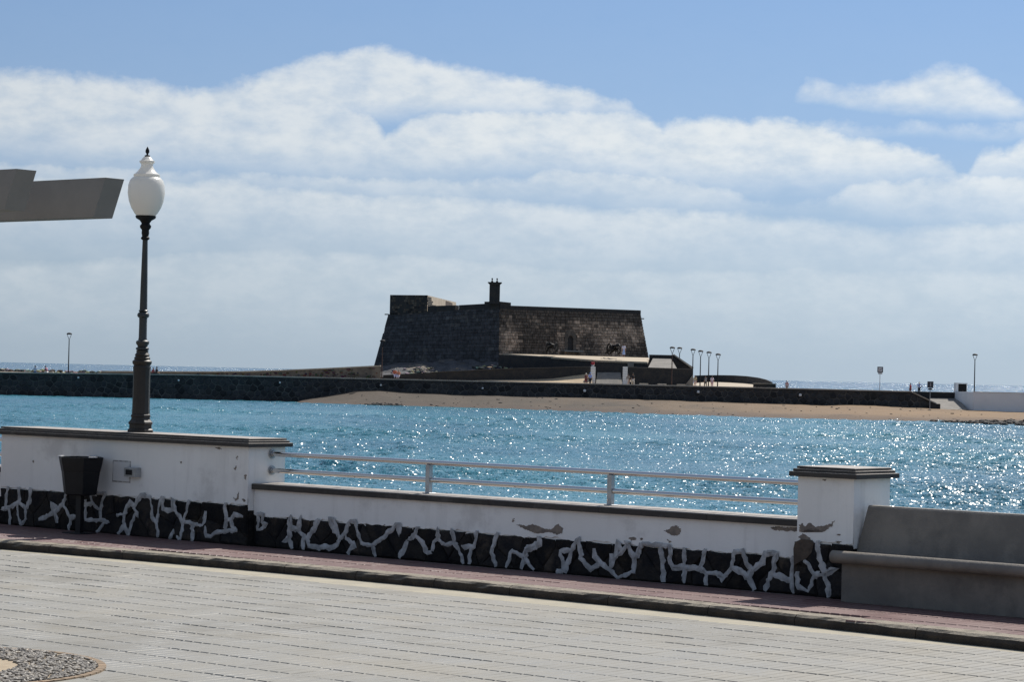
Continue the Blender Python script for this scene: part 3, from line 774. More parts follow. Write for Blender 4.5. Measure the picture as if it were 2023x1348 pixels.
# --- long pedestal
PX0, PX1, PY1 = -9.345, -5.84, 0.46
ped = thing('pedestal_wall', 'long white rendered pedestal on black stones with a stepped dark cap carrying the lamp post', 'wall', ((PX0 + PX1) / 2, 0.2, 0), local=True)
mb = plaster(ped, PX0, PX1, YPED, PY1, 0.886, 0.365, 1.0)
mb.build('plaster', M_WHITE, ped)
stones(ped, PX0, PX1 - 0.0, 0.36, YPED + 0.004, 31)
mort['ped'].build('mortar', M_MORTAR, ped)
caps(ped, PX0, PX1, YPED, PY1, 0.886)
x, z = WL(224, 950, 0); x2, z2 = WL(257, 914, 0)
cp = MB().box(x, -0.006, z, x2, 0.003, z2, 0.0).build('cover_plate', mat('cover_paint', (0.66, 0.655, 0.65), 0.6, (0.6, 0.6, 0.6), 6.0), ped)
mb = MB(); e = 0.012
for q in ((x - e, z - e, x2 + e, z), (x - e, z2, x2 + e, z2 + e), (x - e, z, x, z2), (x2, z, x2 + e, z2)): mb.box(q[0], -0.003, q[1], q[2], 0.003, q[3])
mb.build('frame', mat('plate_gap', (0.2, 0.19, 0.18), 0.9, (0.5, 0.49, 0.48), 25.0), cp)
x, z = WL(256, 942, 0); x2, z2 = WL(279, 925, 0)
tb = MB().box(x, -0.07, z, x2, 0.003, z2, 0.006).build('socket_box', M_GALV, ped)
MB().box(x + 0.03, -0.078, z + 0.02, x2 - 0.05, -0.069, z2 - 0.02, 0.002).build('lid', M_BIN, tb)
patches(ped, [[(425, 885), (434, 884), (438, 889), (431, 888)], [(466, 905), (470, 901), (469, 909)], [(462, 926), (468, 921), (466, 929)], [(483, 940), (487, 938), (486, 948), (483, 947)],
              [(461, 983), (466, 986), (473, 972), (471, 987), (465, 990)], [(480, 986), (486, 990), (483, 993), (478, 987)], [(64, 911), (67, 910), (66, 915)], [(356, 914), (359, 912), (359, 916)]], 0.0, 51)

# --- low wall with coping
LX0, LX1, LY1 = PX1, 0.04, 0.42
low = thing('parapet_wall', 'low white parapet on black stones with flat dark coping under the steel railing', 'wall', ((LX0 + LX1) / 2, 0.25, 0), local=True)
plaster(low, LX0 + 0.002, LX1 - 0.002, YLOW, LY1, 0.505, 0.272, 5.0).build('plaster', M_WHITE, low)
stones(low, LX0 + 0.004, LX1 - 0.004, 0.27, YLOW + 0.004, 37)
mort['low'].build('mortar', M_MORTAR, low)
rng = random.Random(8); x = LX0 + 0.002
while x < LX1 - 0.01:
    x1 = min(LX1 - 0.002, x + rng.uniform(0.9, 1.15))
    if LX1 - x1 < 0.3: x1 = LX1 - 0.002
    MB().box(x, YLOW - 0.035, 0.506, x1 - 0.003, LY1 + 0.03, 0.558 + rng.uniform(-.002, .002), 0.006).build('coping_slab', M_CAP, low); x = x1
patches(low, [[(1020, 1038), (1030, 1037), (1040, 1040), (1052, 1036), (1066, 1041), (1078, 1046), (1090, 1047), (1098, 1038), (1104, 1036), (1112, 1044), (1111, 1053), (1102, 1057), (1085, 1052), (1060, 1055), (1045, 1049), (1032, 1043)],
              [(1312, 1049), (1322, 1047), (1330, 1040), (1336, 1039), (1345, 1045), (1343, 1054), (1338, 1059), (1326, 1058), (1318, 1052)],
              [(1522, 1043), (1535, 1041), (1552, 1043), (1576, 1042), (1576, 1050), (1550, 1050), (1530, 1048)],
              [(1242, 1064), (1252, 1062), (1258, 1066), (1248, 1069)], [(1265, 1064), (1270, 1065), (1267, 1068)], [(1318, 1066), (1328, 1072), (1322, 1073)], [(1013, 1026), (1016, 1025), (1015, 1031), (1012, 1032)]], YLOW, 53)

# --- pillar
pil = thing('pillar', 'square white pillar with peeling paint and stepped dark cap beside the concrete bench', 'pillar', (0.28, 0.25, 0), local=True)
mb = plaster(pil, 0.04, 0.53, YPED, 0.5, 0.886, 0.405, 9.0); mb.build('plaster', M_WHITE, pil)
stones(pil, 0.02, 0.53, 0.40, YPED + 0.004, 41, n=(0.25, 0.2))
stones(pil, 0.0, 0.5, 0.38, 0, 43, side=0.528)
mort['pil'].build('mortar', M_MORTAR, pil)
caps(pil, 0.04, 0.53, YPED, 0.5, 0.886)
patches(pil, [[(1579, 1038), (1584, 1034), (1590, 1041), (1600, 1033), (1612, 1042), (1625, 1040), (1640, 1036), (1650, 1029), (1643, 1041), (1628, 1051), (1622, 1051), (1608, 1045), (1594, 1048), (1585, 1052), (1580, 1051)],
              [(1578, 1062), (1586, 1055), (1598, 1062), (1604, 1068), (1594, 1070), (1582, 1068)], [(1650, 1070), (1662, 1070), (1657, 1075)], [(1652, 1057), (1660, 1056), (1658, 1059)], [(1625, 948), (1633, 948), (1629, 951)]], 0.0, 57)
MB().prism([(x_, 0.001, z_) for x_, z_ in [WL(*p, 0) for p in [(1570, 1085), (1573, 1072), (1585, 1066), (1605, 1068), (1610, 1075), (1606, 1092), (1595, 1104), (1580, 1112), (1571, 1118)]]], (0, -0.02, 0)).build('brown_stone', mat('brown_stone', (0.10, 0.075, 0.055), 0.9, (0.06, 0.045, 0.035), 12.0, 0.01, 30.0), pil)
# wall behind the bench, and the next low wall off to the left
hid = thing('parapet_wall', 'low white parapet behind the concrete bench', 'wall', (4.0, 0.3, 0), local=True)
plaster(hid, 0.534, 8.0, 0.24, LY1, 0.505, 0.272, 15.0).build('plaster', M_WHITE, hid)
MB().box(0.582, 0.215, 0.506, 8.0, LY1 + 0.03, 0.556, 0.006).build('coping_slab', M_CAP, hid)
lef = thing('parapet_wall', 'low white parapet beyond the left end of the long pedestal', 'wall', (-11.0, 0.3, 0), local=True)
plaster(lef, -13.0, PX0 - 0.002, YLOW, LY1, 0.505, 0.272, 25.0).build('plaster', M_WHITE, lef)
stones(lef, -10.6, PX0 - 0.004, 0.27, YLOW + 0.004, 47)
MB().box(-13.0, YLOW - 0.035, 0.506, PX0 - 0.052, LY1 + 0.03, 0.556, 0.006).build('coping_slab', M_CAP, lef)

# --- railings
RY = 0.29


def railing(x0, x1, posts, label, flange=True):
    r = thing('railing', label, 'railing', ((x0 + x1) / 2, RY, 0.558), local=True)
    for zc in (0.822, 0.673):
        MB().tube((x0, RY, zc), (x1, RY, zc), 0.0225, n=18).build('rail', M_STEEL, r, smooth=True)
        if flange:
            for xe, d in ((x0, 1), (x1, -1)):
                mb = MB(); a = Vector((xe, RY, zc)); mb.tube(a, a + Vector((0.012 * d, 0, 0)), 0.043, n=20); mb.tube(a + Vector((0.012 * d, 0, 0)), a + Vector((0.03 * d, 0, 0)), 0.031, n=18)
                mb.build('flange', M_GALV, r, smooth=True)
    for xp in posts:
        p = MB().box(xp - 0.022, RY - 0.03, 0.558, xp + 0.022, RY + 0.012, 0.803, 0.0).build('post', M_GALV, r)
        MB().box(xp - 0.04, RY - 0.045, 0.5575, xp + 0.04, RY + 0.04, 0.564, 0.002).build('foot_plate', M_GALV, p)
        MB().tube((xp - 0.012, RY - 0.031, 0.6), (xp - 0.012, RY - 0.035, 0.6), 0.006, n=8).build('bolt', M_STEEL, p)
    return r


railing(PX1 + 0.001, 0.039, (-3.91, -1.94), 'two tube stainless steel railing on two flat posts between the pedestal and the pillar')
railing(-12.9, PX0 - 0.001, (-11.2,), 'end of a stainless steel railing at the left edge beyond the long pedestal')

# --- lamp post on the pedestal
LX, LY = -7.565, 0.235
lamp = thing('lamp_post', 'cast iron lamp post with milky urn shaped globe on the long white pedestal', 'lamp post', (LX, LY, 0.965), local=True)
def lz(zy): return 0.975 + (853 - 270 - zy / 2.244) * 0.004827
def prof(pts): return [(hw / 2.244 / 207.0, lz(zy)) for zy, hw in pts]
mb = MB(); mb.lathe([(0.128, 0.962), (0.128, 0.985), (0.112, 1.0), (0.112, 1.035), (0.122, 1.045), (0.118, 1.06), (0.096, 1.085), (0.092, 1.105), (0.099, 1.112), (0.096, 1.128), (0.086, 1.14)], 8, LX, LY, math.pi / 8)
mb.build('plinth', M_IRONB, lamp)
mb = MB(); mb.lathe([(0.086, 1.139), (0.083, 1.2), (0.081, 1.46), (0.083, 1.575)], 12, LX, LY, math.pi / 12); mb.build('pedestal_shaft', M_IRONB, lamp)
mb = MB(); mb.lathe(prof([(1035, 38), (1028, 40), (1018, 36), (1010, 42), (1000, 43), (992, 34), (985, 36), (978, 30), (972, 33), (962, 26), (952, 27)]), 24, LX, LY); mb.build('capital', M_IRONB, lamp, smooth=True)
mb = MB(); mb.lathe(prof([(953, 20), (948, 29), (941, 29), (936, 21), (930, 23), (922, 29), (912, 29), (906, 20), (895, 18), (830, 17.5), (808, 18), (803, 25), (795, 27), (787, 24), (782, 17), (776, 22), (772, 17), (640, 15), (462, 11.5)]), 20, LX, LY)
mb.build('shaft', M_IRON, lamp, smooth=True)
mb = MB(); mb.lathe(prof([(463, 12), (458, 19), (452, 19), (446, 14), (432, 17), (418, 16), (408, 24), (398, 25), (394, 20), (388, 18), (376, 26), (366, 43), (356, 46), (354, 40)]), 24, LX, LY); mb.build('globe_holder', M_BLACK, lamp, smooth=True)
mb = MB(); mb.lathe(prof([(355, 41), (345, 50), (320, 65), (290, 76), (255, 82), (220, 80), (197, 73), (185, 61), (183, 56), (180, 58), (172, 58), (169, 53), (160, 42), (145, 31), (134, 26), (124, 27), (119, 33), (112, 34), (110, 29), (101, 22), (95, 17), (91, 9)]), 36, LX, LY)
mb.build('globe', M_GLASS, lamp, smooth=True)
mb = MB(); mb.lathe(prof([(92, 12), (87, 12), (84, 4), (80, 4), (72, 9), (62, 8), (54, 4), (48, 1)]), 14, LX, LY); mb.build('finial', M_BLACK, lamp, smooth=True)

# --- litter bin
BX, BY = -7.83, -0.26
lit = thing('litter_bin', 'dark six sided litter bin on a post in front of the long white pedestal', 'litter bin', (BX, BY, 0), local=True)
ph = math.atan2(-(L2W(BX, BY).y), -(L2W(BX, BY).x)) - AL + 0.12
MB().lathe([(0.145, 0.365), (0.165, 0.375), (0.195, 0.585)], 6, BX, BY, ph).build('body', M_BIN, lit)
mb = MB(); mb.lathe([(0.197, 0.586), (0.215, 0.66), (0.226, 0.715), (0.226, 0.722), (0.205, 0.722), (0.195, 0.66)], 6, BX, BY, ph); mb.build('rim', M_BIN, lit)
for a in (0.25, 2.2, 4.0):
    MB().prism([(BX + r_ * math.cos(ph + b_), BY + r_ * math.sin(ph + b_), 0.7235) for r_, b_ in ((0.19, a), (0.222, a - 0.02), (0.222, a + 0.38), (0.19, a + 0.36))], (0, 0, 0.006)).build('bin_bag', M_BAG, lit)
MB().box(BX - 0.035, BY - 0.02, 0.0, BX + 0.035, BY + 0.02, 0.37).build('post', M_BIN, lit)
MB().box(BX - 0.13, BY - 0.1, 0.0, BX + 0.13, BY + 0.1, 0.012, 0.003).build('foot_plate', M_BIN, lit)

# --- bench
ben = thing('bench', 'long grey concrete bench with sloping back and rounded seat edge at the right', 'bench', (2.6, -0.1, 0), local=True)
BX0, BX1 = 0.565, 4.6
MB().prism([(BX0, y_, z_) for y_, z_ in ((-0.2, 0.0), (-0.2, 0.285), (0.09, 0.285), (0.13, 0.0))], (BX1 - BX0, 0, 0)).build('base', M_CONC, ben)
sec = [(-0.27 + 0.046 * math.cos(t), 0.328 + 0.046 * math.sin(t)) for t in [math.radians(a) for a in (75, 95, 115, 140, 165, 190, 215, 240, 265, 285)]]
sec += [(-0.2, 0.286), (0.02, 0.286), (0.06, 0.30), (0.06, 0.325), (0.0, 0.322), (-0.15, 0.346)]
mb = MB(); X0 = 0.515; n_ = len(sec)
ring = lambda x_, k_: [(x_, -0.1 + (a + 0.1) * k_, 0.32 + (b - 0.32) * k_) for a, b in sec]
vs = ring(X0, 0.9) + ring(X0 + 0.015, 1.0) + ring(BX1, 1.0)
mb.add(vs, [(q * n_ + k, q * n_ + (k + 1) % n_, (q + 1) * n_ + (k + 1) % n_, (q + 1) * n_ + k) for q in range(2) for k in range(n_)] + [tuple(range(n_)), tuple(range(3 * n_ - 1, 2 * n_ - 1, -1))])
seat = mb.build('seat', M_CONC, ben, smooth=True)
mb = MB()
back = [(0.035, 0.31), (0.115, 0.678), (0.128, 0.692), (0.165, 0.694), (0.178, 0.685), (0.125, 0.31)]
vs = [(BX0 - 0.035 + (0.05 if b > 0.5 else 0.0), a, b) for a, b in back] + [(BX1, a, b) for a, b in back]; n_ = 6
mb.add(vs, [(k, (k + 1) % n_, n_ + (k + 1) % n_, n_ + k) for k in range(n_)] + [tuple(range(n_)), tuple(range(2 * n_ - 1, n_ - 1, -1))])
mb.build('backrest', M_CONC, ben)

# --- pergola beams high at the left
per = thing('pergola', 'grey painted pergola beams with slanted ends jutting in at the upper left', 'pergola', (-10.0, -1.5, PZ), local=True)
for yb in (-1.0, -2.0, -3.0):
    MB().prism([(-6.72, yb, 3.27), (-6.87, yb, 2.92), (-14.0, yb, 2.92), (-14.0, yb, 3.27)], (0, 0.22, 0)).build('beam', M_BEAM, per)
MB().box(-10.7, -3.2, 2.66, -10.42, -0.5, 2.919).build('girder', M_BEAM, per)
for yb in (-2.9, -0.9): MB().box(-10.68, yb, PZ, -10.44, yb + 0.24, 2.659).build('post', M_BEAM, per)

# ================================================================== ACROSS THE WATER
def lerp_pts(pts, x):
    for (a, b), (c, d) in zip(pts, pts[1:]):
        if a <= x <= c: return b + (d - b) * (x - a) / (c - a)
    return pts[0][1] if x < pts[0][0] else pts[-1][1]


# --- breakwater wall
TOPL = [(-400, 726), (0, 735.3), (400, 740.3), (900, 751.6), (1400, 763.2), (1800, 773.0)]
bw = thing('breakwater_wall', 'long dark stone breakwater wall across the bay with pale coping', 'wall', (0, YW, 0))
XL, XR = P(-400, 730, YW).x, P(1800, 773, YW).x
def px_of(X): return PW / 2 + X / YW * FPX
def ztop(X):
    px = px_of(X); return P(px, lerp_pts(TOPL, px), YW).z
SANDTOP = [(560, 802), (600, 790), (650, 781), (700, 773), (750, 771.5), (820, 775), (900, 780), (1150, 786), (1400, 794), (1590, 800), (1640, 801), (1700, 800.5), (1760, 803), (1800, 805), (1850, 809), (1930, 812), (2023, 815), (2300, 822)]
XE = P(1850, 800, YW).x
mb = MB(); N = 60; vs = []; fs = []
zE = P(1850, 799, YW).z
for k in range(N + 1):
    X = XL + (XR - XL) * k / N; zt = ztop(X) - 0.16
    vs += [(X, YW + 0.12, -1.0), (X, YW + 0.12, zt), (X, YW + 1.0, zt), (X, YW + 1.0, -1.0)]
for k in range(N):
    for q in range(4): fs.append((4 * k + q, 4 * k + (q + 1) % 4, 4 * (k + 1) + (q + 1) % 4, 4 * (k + 1) + q))
fs += [(0, 1, 2, 3), (4 * N, 4 * N + 1, 4 * N + 2, 4 * N + 3)]
mb.add(vs, fs)
mb.prism([(XR, YW + 0.12, -1.0), (XR, YW + 0.12, ztop(XR) - 0.16), (XE, YW + 0.12, zE), (XE, YW + 0.12, -1.0)], (0, 0.88, 0))
mb.build('mortar', M_JOINT, bw)
rg = random.Random(77); sd = []
nx = int((XE - XL) / 0.92)
for i in range(nx):
    for j in range(5):
        sd.append((XL + (XE - XL) * (i + 0.5 + (0.25 if j % 2 else -0.2) + rg.uniform(-.3, .3)) / nx, 0.72 * (j + 0.4 + rg.uniform(-.28, .28))))
cellsb = []
for c in voronoi(sd, (XL, -0.2, XE, 3.6)):
    out = []
    for u, v in c:
        zt = (ztop(u) if u < XR else ztop(XR) + (zE - ztop(XR)) * (u - XR) / (XE - XR)) - 0.17
        out.append((u, min(v, zt)))
    c = out
    cx = sum(p[0] for p in c) / len(c); cz_ = sum(p[1] for p in c) / len(c); px = px_of(cx)
    if max(p[1] for p in c) - min(p[1] for p in c) < 0.12: continue
    sandz = P(px, lerp_pts(SANDTOP, px), YW).z if px > 600 else -9
    if max(p[1] for p in c) < sandz - 0.1: continue
    area = abs(sum(c[i][0] * c[(i + 1) % len(c)][1] - c[(i + 1) % len(c)][0] * c[i][1] for i in range(len(c)))) / 2
    cellsb.append((-area if 0 < px < 1860 else 1.0, c))
cellsb.sort(key=lambda t: t[0]); restb = MB()
for k, (a, c) in enumerate(cellsb):
    poly, cen = rough_poly(c, 0.075, 0.6, 0.03, rg)
    tgt = MB() if k < 290 else restb
    stone_mesh(tgt, poly, cen, lambda u, v, w: (u, YW + 0.1 - w, v), 0.1, rg.uniform(0.03, 0.09), rg, 0.2)
    if k < 290: tgt.build('stone', M_BWALL, bw)
restb.build('stones', M_BWALL, bw, kind='stuff')
NS = 36; dX = (XR - XL) / NS
for k in range(NS):
    a, b = XL + dX * k, XL + dX * (k + 1) - 0.02; za, zb_ = ztop(a), ztop(b)
    MB().prism([(a, YW - 0.1, za - 0.16), (b, YW - 0.1, zb_ - 0.16), (b, YW - 0.1, zb_), (a, YW - 0.1, za)], (0, 1.25, 0)).build('coping_slab', M_COPE, bw)
MB().prism([(XR, YW - 0.1, ztop(XR) - 0.17), (XE, YW - 0.1, zE), (XE, YW - 0.1, zE + 0.16), (XR, YW - 0.1, ztop(XR) - 0.002)], (0, 1.25, 0)).build('sloping_coping', M_COPE, bw)
MB().prism([(XE - 0.9, YW - 0.5, 0.0), (XE + 0.45, YW - 0.5, 0.0), (XE + 0.45, YW - 0.5, zE + 0.05), (XE - 0.9, YW - 0.5, zE + 0.05)], (0, 1.6, 0)).build('end_block', M_DARKW, bw)
for px, py in ((155, 746), (353, 751.5), (553, 756), (752.5, 761), (953.5, 767.2), (1155, 772), (1379.5, 774.5), (1581, 780.5)):
    c = P(px, py, YW - 0.15); s_ = 0.14 if px < 1100 else 0.2
    mb = MB(); mb.lathe([(s_ * 0.7, c.z - s_), (s_, c.z - s_ * 0.6), (s_, c.z + s_ * 0.3), (s_ * 0.5, c.z + s_ * 0.7)], 10, c.x, c.y); mb.build('wall_light', mat('lamp_white', (0.85, 0.85, 0.83), 0.4), bw, smooth=True)

# --- causeway deck behind the wall, and the deck's right part towards the far parapet
DZ = 3.12
mb = MB(); mb.quad((XL, YW + 0.5, DZ), (XR, YW + 0.5, DZ), (XR, YW + 9, DZ + 0.02), (XL, YW + 9, DZ + 0.02))
setting('causeway_path', mb, M_DECK)
mb = MB(); a = P(1355, 760, YW + 8).x
mb.add([(a, YW + 6, DZ + 0.06), (P(1520, 760, YW + 6).x, YW + 6, DZ + 0.06), (P(1510, 757, YW + 60).x, YW + 60, DZ + 0.5), (P(1470, 757, YW + 90).x, YW + 90, DZ + 0.75), (P(1400, 757, YW + 95).x, YW + 95, DZ + 0.75), (P(1355, 757, YW + 60).x, YW + 60, DZ + 0.4)], [(0, 1, 2, 3, 4, 5)])
setting('causeway_apron', mb, M_DECK)
# islet ground under the fort
mb = MB(); mb.lathe([(44, -3), (40, 0), (36, 2.4), (33, 3.0)], 40, 1.0, 385.0)
setting('islet', mb, M_ROCK)
# rubble along the far side of the causeway
mb = MB(); rg = random.Random(14)
for k in range(420):
    X = rg.uniform(XL, P(560, 735, YW + 9).x); c = (0.30, 0.27, 0.22) if rg.random() < 0.5 else (0.08, 0.075, 0.07)
    mb.tint = tuple(v * rg.uniform(0.7, 1.3) for v in c); lump(mb, (X, YW + rg.uniform(8, 11), 3.15 + rg.uniform(-.2, .25)), rg.uniform(0.25, 0.5), rg, 0.7, 6, 3)
o = mb.build('rubble', M_RUB, kind='stuff'); tag(o, 'line of pale rubble along the seaward side of the causeway', 'rubble')
# rising rubble-faced parapet left of the fort
rw = thing('ramp_wall', 'brown rubble wall with pale top rising along the causeway towards the fort', 'wall', (-40, YW + 7, DZ))
RT = [(200, 733.5), (300, 734), (400, 734.5), (480, 734), (560, 731.5), (650, 727.5), (752, 722.5)]
YR = YW + 7; mb = MB(); vs = []; fs = []; bl = MB(); rg = random.Random(4); cp_ = MB()
for k in range(31):
    px = 200 + 552 * k / 30; t = P(px, lerp_pts(RT, px), YR); vs += [(t.x, YR, DZ - 0.2), (t.x, YR, t.z - 0.14), (t.x, YR + 0.8, t.z - 0.14), (t.x, YR + 0.8, DZ - 0.2)]
for k in range(30):
    for q in range(4): fs.append((4 * k + q, 4 * k + (q + 1) % 4, 4 * (k + 1) + (q + 1) % 4, 4 * (k + 1) + q))
mb.add(vs, fs); mb.build('core', mat('ramp_render', (0.17, 0.15, 0.125), 0.95, (0.10, 0.09, 0.08), 0.9, 0.05, 3.0), rw)
for k in range(30):
    a, b = vs[4 * k + 1], vs[4 * k + 5]
    cp_.prism([(a[0], YR - 0.12, a[2] + 0.001), (b[0] - 0.01, YR - 0.12, b[2] + 0.001), (b[0] - 0.01, YR - 0.12, b[2] + 0.17), (a[0], YR - 0.12, a[2] + 0.17)], (0, 1.05, 0))
cp_.build('coping', M_COPE, rw)
for k in range(170):
    px = rg.uniform(380, 745); t = P(px, lerp_pts(RT, px), YR); z = rg.uniform(DZ + 0.1, t.z - 0.3)
    if z > t.z - 0.3 or t.z - DZ < 0.5: continue
    bl.tint = tuple(v * rg.uniform(0.4, 1.3) for v in (0.09, 0.075, 0.06)); lump(bl, (t.x, YR + 0.05, z), rg.uniform(0.12, 0.3), rg, 0.7, 6, 3)
bl.build('face_stones', M_RUB, rw, kind='stuff')

# --- beach
WATERL = [(520, 800), (600, 796.5), (700, 799.5), (760, 801.5), (850, 803.5), (1000, 808.5), (1100, 812.5), (1250, 818), (1400, 822), (1500, 825.5), (1700, 831), (1850, 834.5), (2023, 841), (2300, 850)]
mb = MB(); vs = []; fs = []; NX, NY = 150, 12
for i in range(NX + 1):
    px = 540 + (2250 - 540) * i / NX
    t = P(px, lerp_pts(SANDTOP, px), YW - 0.3); wl = G(px, lerp_pts(WATERL, px), 0.0)
    if t.z < 0.0: t.z = -0.05
    for j in range(NY + 1):
        s_ = j / NY * 1.25
        p = wl + (t - wl) * (1 - s_) if s_ <= 1 else wl + (wl - t) * (s_ - 1)
        pr = (1 - s_); z = (t.z * (pr ** 1.15 if pr > 0 else pr * 1.2)) + 0.10 * noise.noise(Vector((p.x * 0.25, p.y * 0.12, 0))) * min(1.0, max(0.0, pr * 4)) + 0.05 * noise.noise(Vector((p.x * 0.9, p.y * 0.5, 2))) * min(1.0, max(0.0, pr * 4))
        vs.append((p.x, p.y, z))
    vs.append((t.x, YW + 2.5, t.z + 0.02))
R_ = NY + 2
for i in range(NX):
    for j in range(NY): fs.append((i * R_ + j, i * R_ + j + 1, (i + 1) * R_ + j + 1, (i + 1) * R_ + j))
    fs.append((i * R_, (i + 1) * R_, (i + 1) * R_ + NY + 1, i * R_ + NY + 1))
mb.add(vs, fs); setting('beach', mb, M_SAND, smooth=True)
mb = MB(); rg = random.Random(6)
def beach_pt(px, t):
    a = G(px, lerp_pts(WATERL, px), 0.0); b = P(px, lerp_pts(SANDTOP, px), YW - 0.3); p = a + (b - a) * t
    p.z = b.z * max(0, t) ** 1.15; return p
for k in range(190):
    px = rg.uniform(700, 2060); lump(mb, beach_pt(px, rg.uniform(0.02, 0.95)), rg.choice((0.06, 0.09, 0.12, 0.2)) * rg.uniform(0.7, 1.3), rg, 0.7, 6, 3)
o = mb.build('beach_pebbles', M_ROCK, kind='stuff'); tag(o, 'small dark stones and weed scattered over the sand', 'stones')
mb = MB()
for k in range(150):
    px = 1835 + 220 * rg.random() ** 0.7; q = (px - 1835) / 200
    lump(mb, beach_pt(px, rg.uniform(-0.06, 0.08 + 0.22 * q)) + Vector((0, 0, 0.05)), rg.uniform(0.15, 0.5) * (0.6 + 0.6 * q), rg, 0.6)
o = mb.build('shore_rocks', M_ROCK, kind='stuff'); tag(o, 'heap of dark rocks at the water edge below the white wall', 'rocks')
mb = MB()
for k in range(60):
    lump(mb, beach_pt(rg.gauss(757, 22), rg.uniform(-0.12, 0.14)) + Vector((0, 0, 0.04)), rg.uniform(0.12, 0.3), rg, 0.6)
o = mb.build('shore_rocks', M_ROCK, kind='stuff'); tag(o, 'patch of small rocks in the shallows at the left end of the beach', 'rocks')

# ================================================================== THE FORT
fort = thing('fort', 'dark stone fort with sloping walls, arched door and a small belfry on its islet', 'fort', (0, 365, 3.0))
YA, YB, YC = 366.0, 357.0, 371.0
def fp(px, py, Y): return P(px, py, Y)
FB = 3.0
def wall_pt(px_top, py_top, px_bot, py_bot, Y, zb):
    """foot of a sloping corner edge prolonged to height zb"""
    t = fp(px_top, py_top, Y); b = fp(px_bot, py_bot, Y - 1.4); k = (zb - t.z) / (b.z - t.z); return t, t + (b - t) * k
At, Ab = wall_pt(767, 621, 740, 718, YA, FB)
Bt, Bb = wall_pt(987, 606, 985, 700, YB, FB); Bt = fp(987, 606, YB + 1.2); 
Ct, Cb = wall_pt(1265, 616, 1281, 702, YC, FB)
At.z = At.z
Dt, Db = Vector((Ct.x - 6, 402, Ct.z)), Vector((Ct.x - 4.5, 403.5, FB)); Et, Eb = Vector((At.x + 5, 400, At.z)), Vector((At.x + 3.5, 401.5, FB))
TPZ = Bt.z
Am = Vector((At.x, At.y, At.z))
mb = MB(); i_ = 0.06
core_t = [Am, Bt, Ct, Dt, Et]; core_b = [Ab, Bb, Cb, Db, Eb]
cen_f = Vector((0, 382, 0))
def inn(p, k=0.18):
    d = Vector((cen_f.x - p.x, cen_f.y - p.y, 0)).normalized(); return p + d * k
mb.add([inn(p) for p in core_b] + [inn(p) for p in core_t], [(k, (k + 1) % 5, 5 + (k + 1) % 5, 5 + k) for k in range(5)] + [(5, 6, 7, 8, 9)])
mb.build('core', M_DARKW, fort)


def masonry(corners, rh, bw_, rg, tint, indiv, name, hole=None, gap=0.035, rel=0.05):
    """blocks laid in courses on a sloping face: corners = bottom-left, bottom-right, top-right, top-left"""
    a, b, c, d = corners; H = ((d - a).length + (c - b).length) / 2; L = ((b - a).length + (c - d).length) / 2
    nrm = (b - a).cross(d - a).normalized()
    if nrm.y > 0: nrm = -nrm
    at = lambda u, v, w: (a + (b - a) * u) * (1 - v) + (d + (c - d) * u) * v + nrm * w
    st = MB(); z = 0.0; cnt = 0
    while z < H - 0.05:
        h = min(rh * rg.uniform(0.8, 1.25), H - z); h = H - z if H - z - h < 0.2 else h
        x = -rg.uniform(0, bw_)
        while x < L:
            l = bw_ * rg.uniform(0.6, 1.5); x0, x1 = max(0.0, x), min(L, x + l)
            if x1 - x0 > 0.12:
                uc, vc = (x0 + x1) / 2 / L, (z + h / 2) / H
                if hole is None or not hole(uc * L, vc * H):
                    m_ = MB() if indiv and cnt < 300 else st
                    m_.tint = tint(uc, vc, rg); pr = rg.uniform(0.0, rel); u0_, u1_, v0_, v1_ = (x0 + gap) / L, (x1 - gap) / L, (z + gap) / H, (z + h - gap) / H
                    j = lambda: rg.uniform(-0.045, 0.045)
                    lo4 = [at(u + j() / L, v + j() / H, -0.15) for u, v in ((u0_, v0_), (u1_, v0_), (u1_, v1_), (u0_, v1_))]
                    e = 0.02
                    hi4 = [at(u, v, pr) for u, v in ((u0_ + e / L, v0_ + e / H), (u1_ - e / L, v0_ + e / H), (u1_ - e / L, v1_ - e / H), (u0_ + e / L, v1_ - e / H))]
                    m_.add(lo4 + hi4, [(4, 5, 6, 7)] + [(k, (k + 1) % 4, 4 + (k + 1) % 4, 4 + k) for k in range(4)])
                    if m_ is not st: m_.build(name, M_FORT, fort); cnt += 1
            x += l
        z += h
    if st.f: st.build(name + 's', M_FORT, fort, kind='stuff')


rg = random.Random(90)
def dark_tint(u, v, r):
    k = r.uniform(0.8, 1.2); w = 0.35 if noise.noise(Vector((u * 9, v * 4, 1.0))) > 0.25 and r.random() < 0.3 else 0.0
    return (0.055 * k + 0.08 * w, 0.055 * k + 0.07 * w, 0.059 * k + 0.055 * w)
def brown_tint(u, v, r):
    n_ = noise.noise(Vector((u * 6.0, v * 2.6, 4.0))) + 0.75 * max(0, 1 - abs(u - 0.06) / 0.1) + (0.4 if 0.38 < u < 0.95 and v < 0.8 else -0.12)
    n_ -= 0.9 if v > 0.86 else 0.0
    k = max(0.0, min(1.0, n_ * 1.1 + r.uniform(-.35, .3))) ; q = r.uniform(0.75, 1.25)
    return tuple((a + (b - a) * k) * q for a, b in zip((0.092, 0.073, 0.059), (0.44, 0.32, 0.232)))
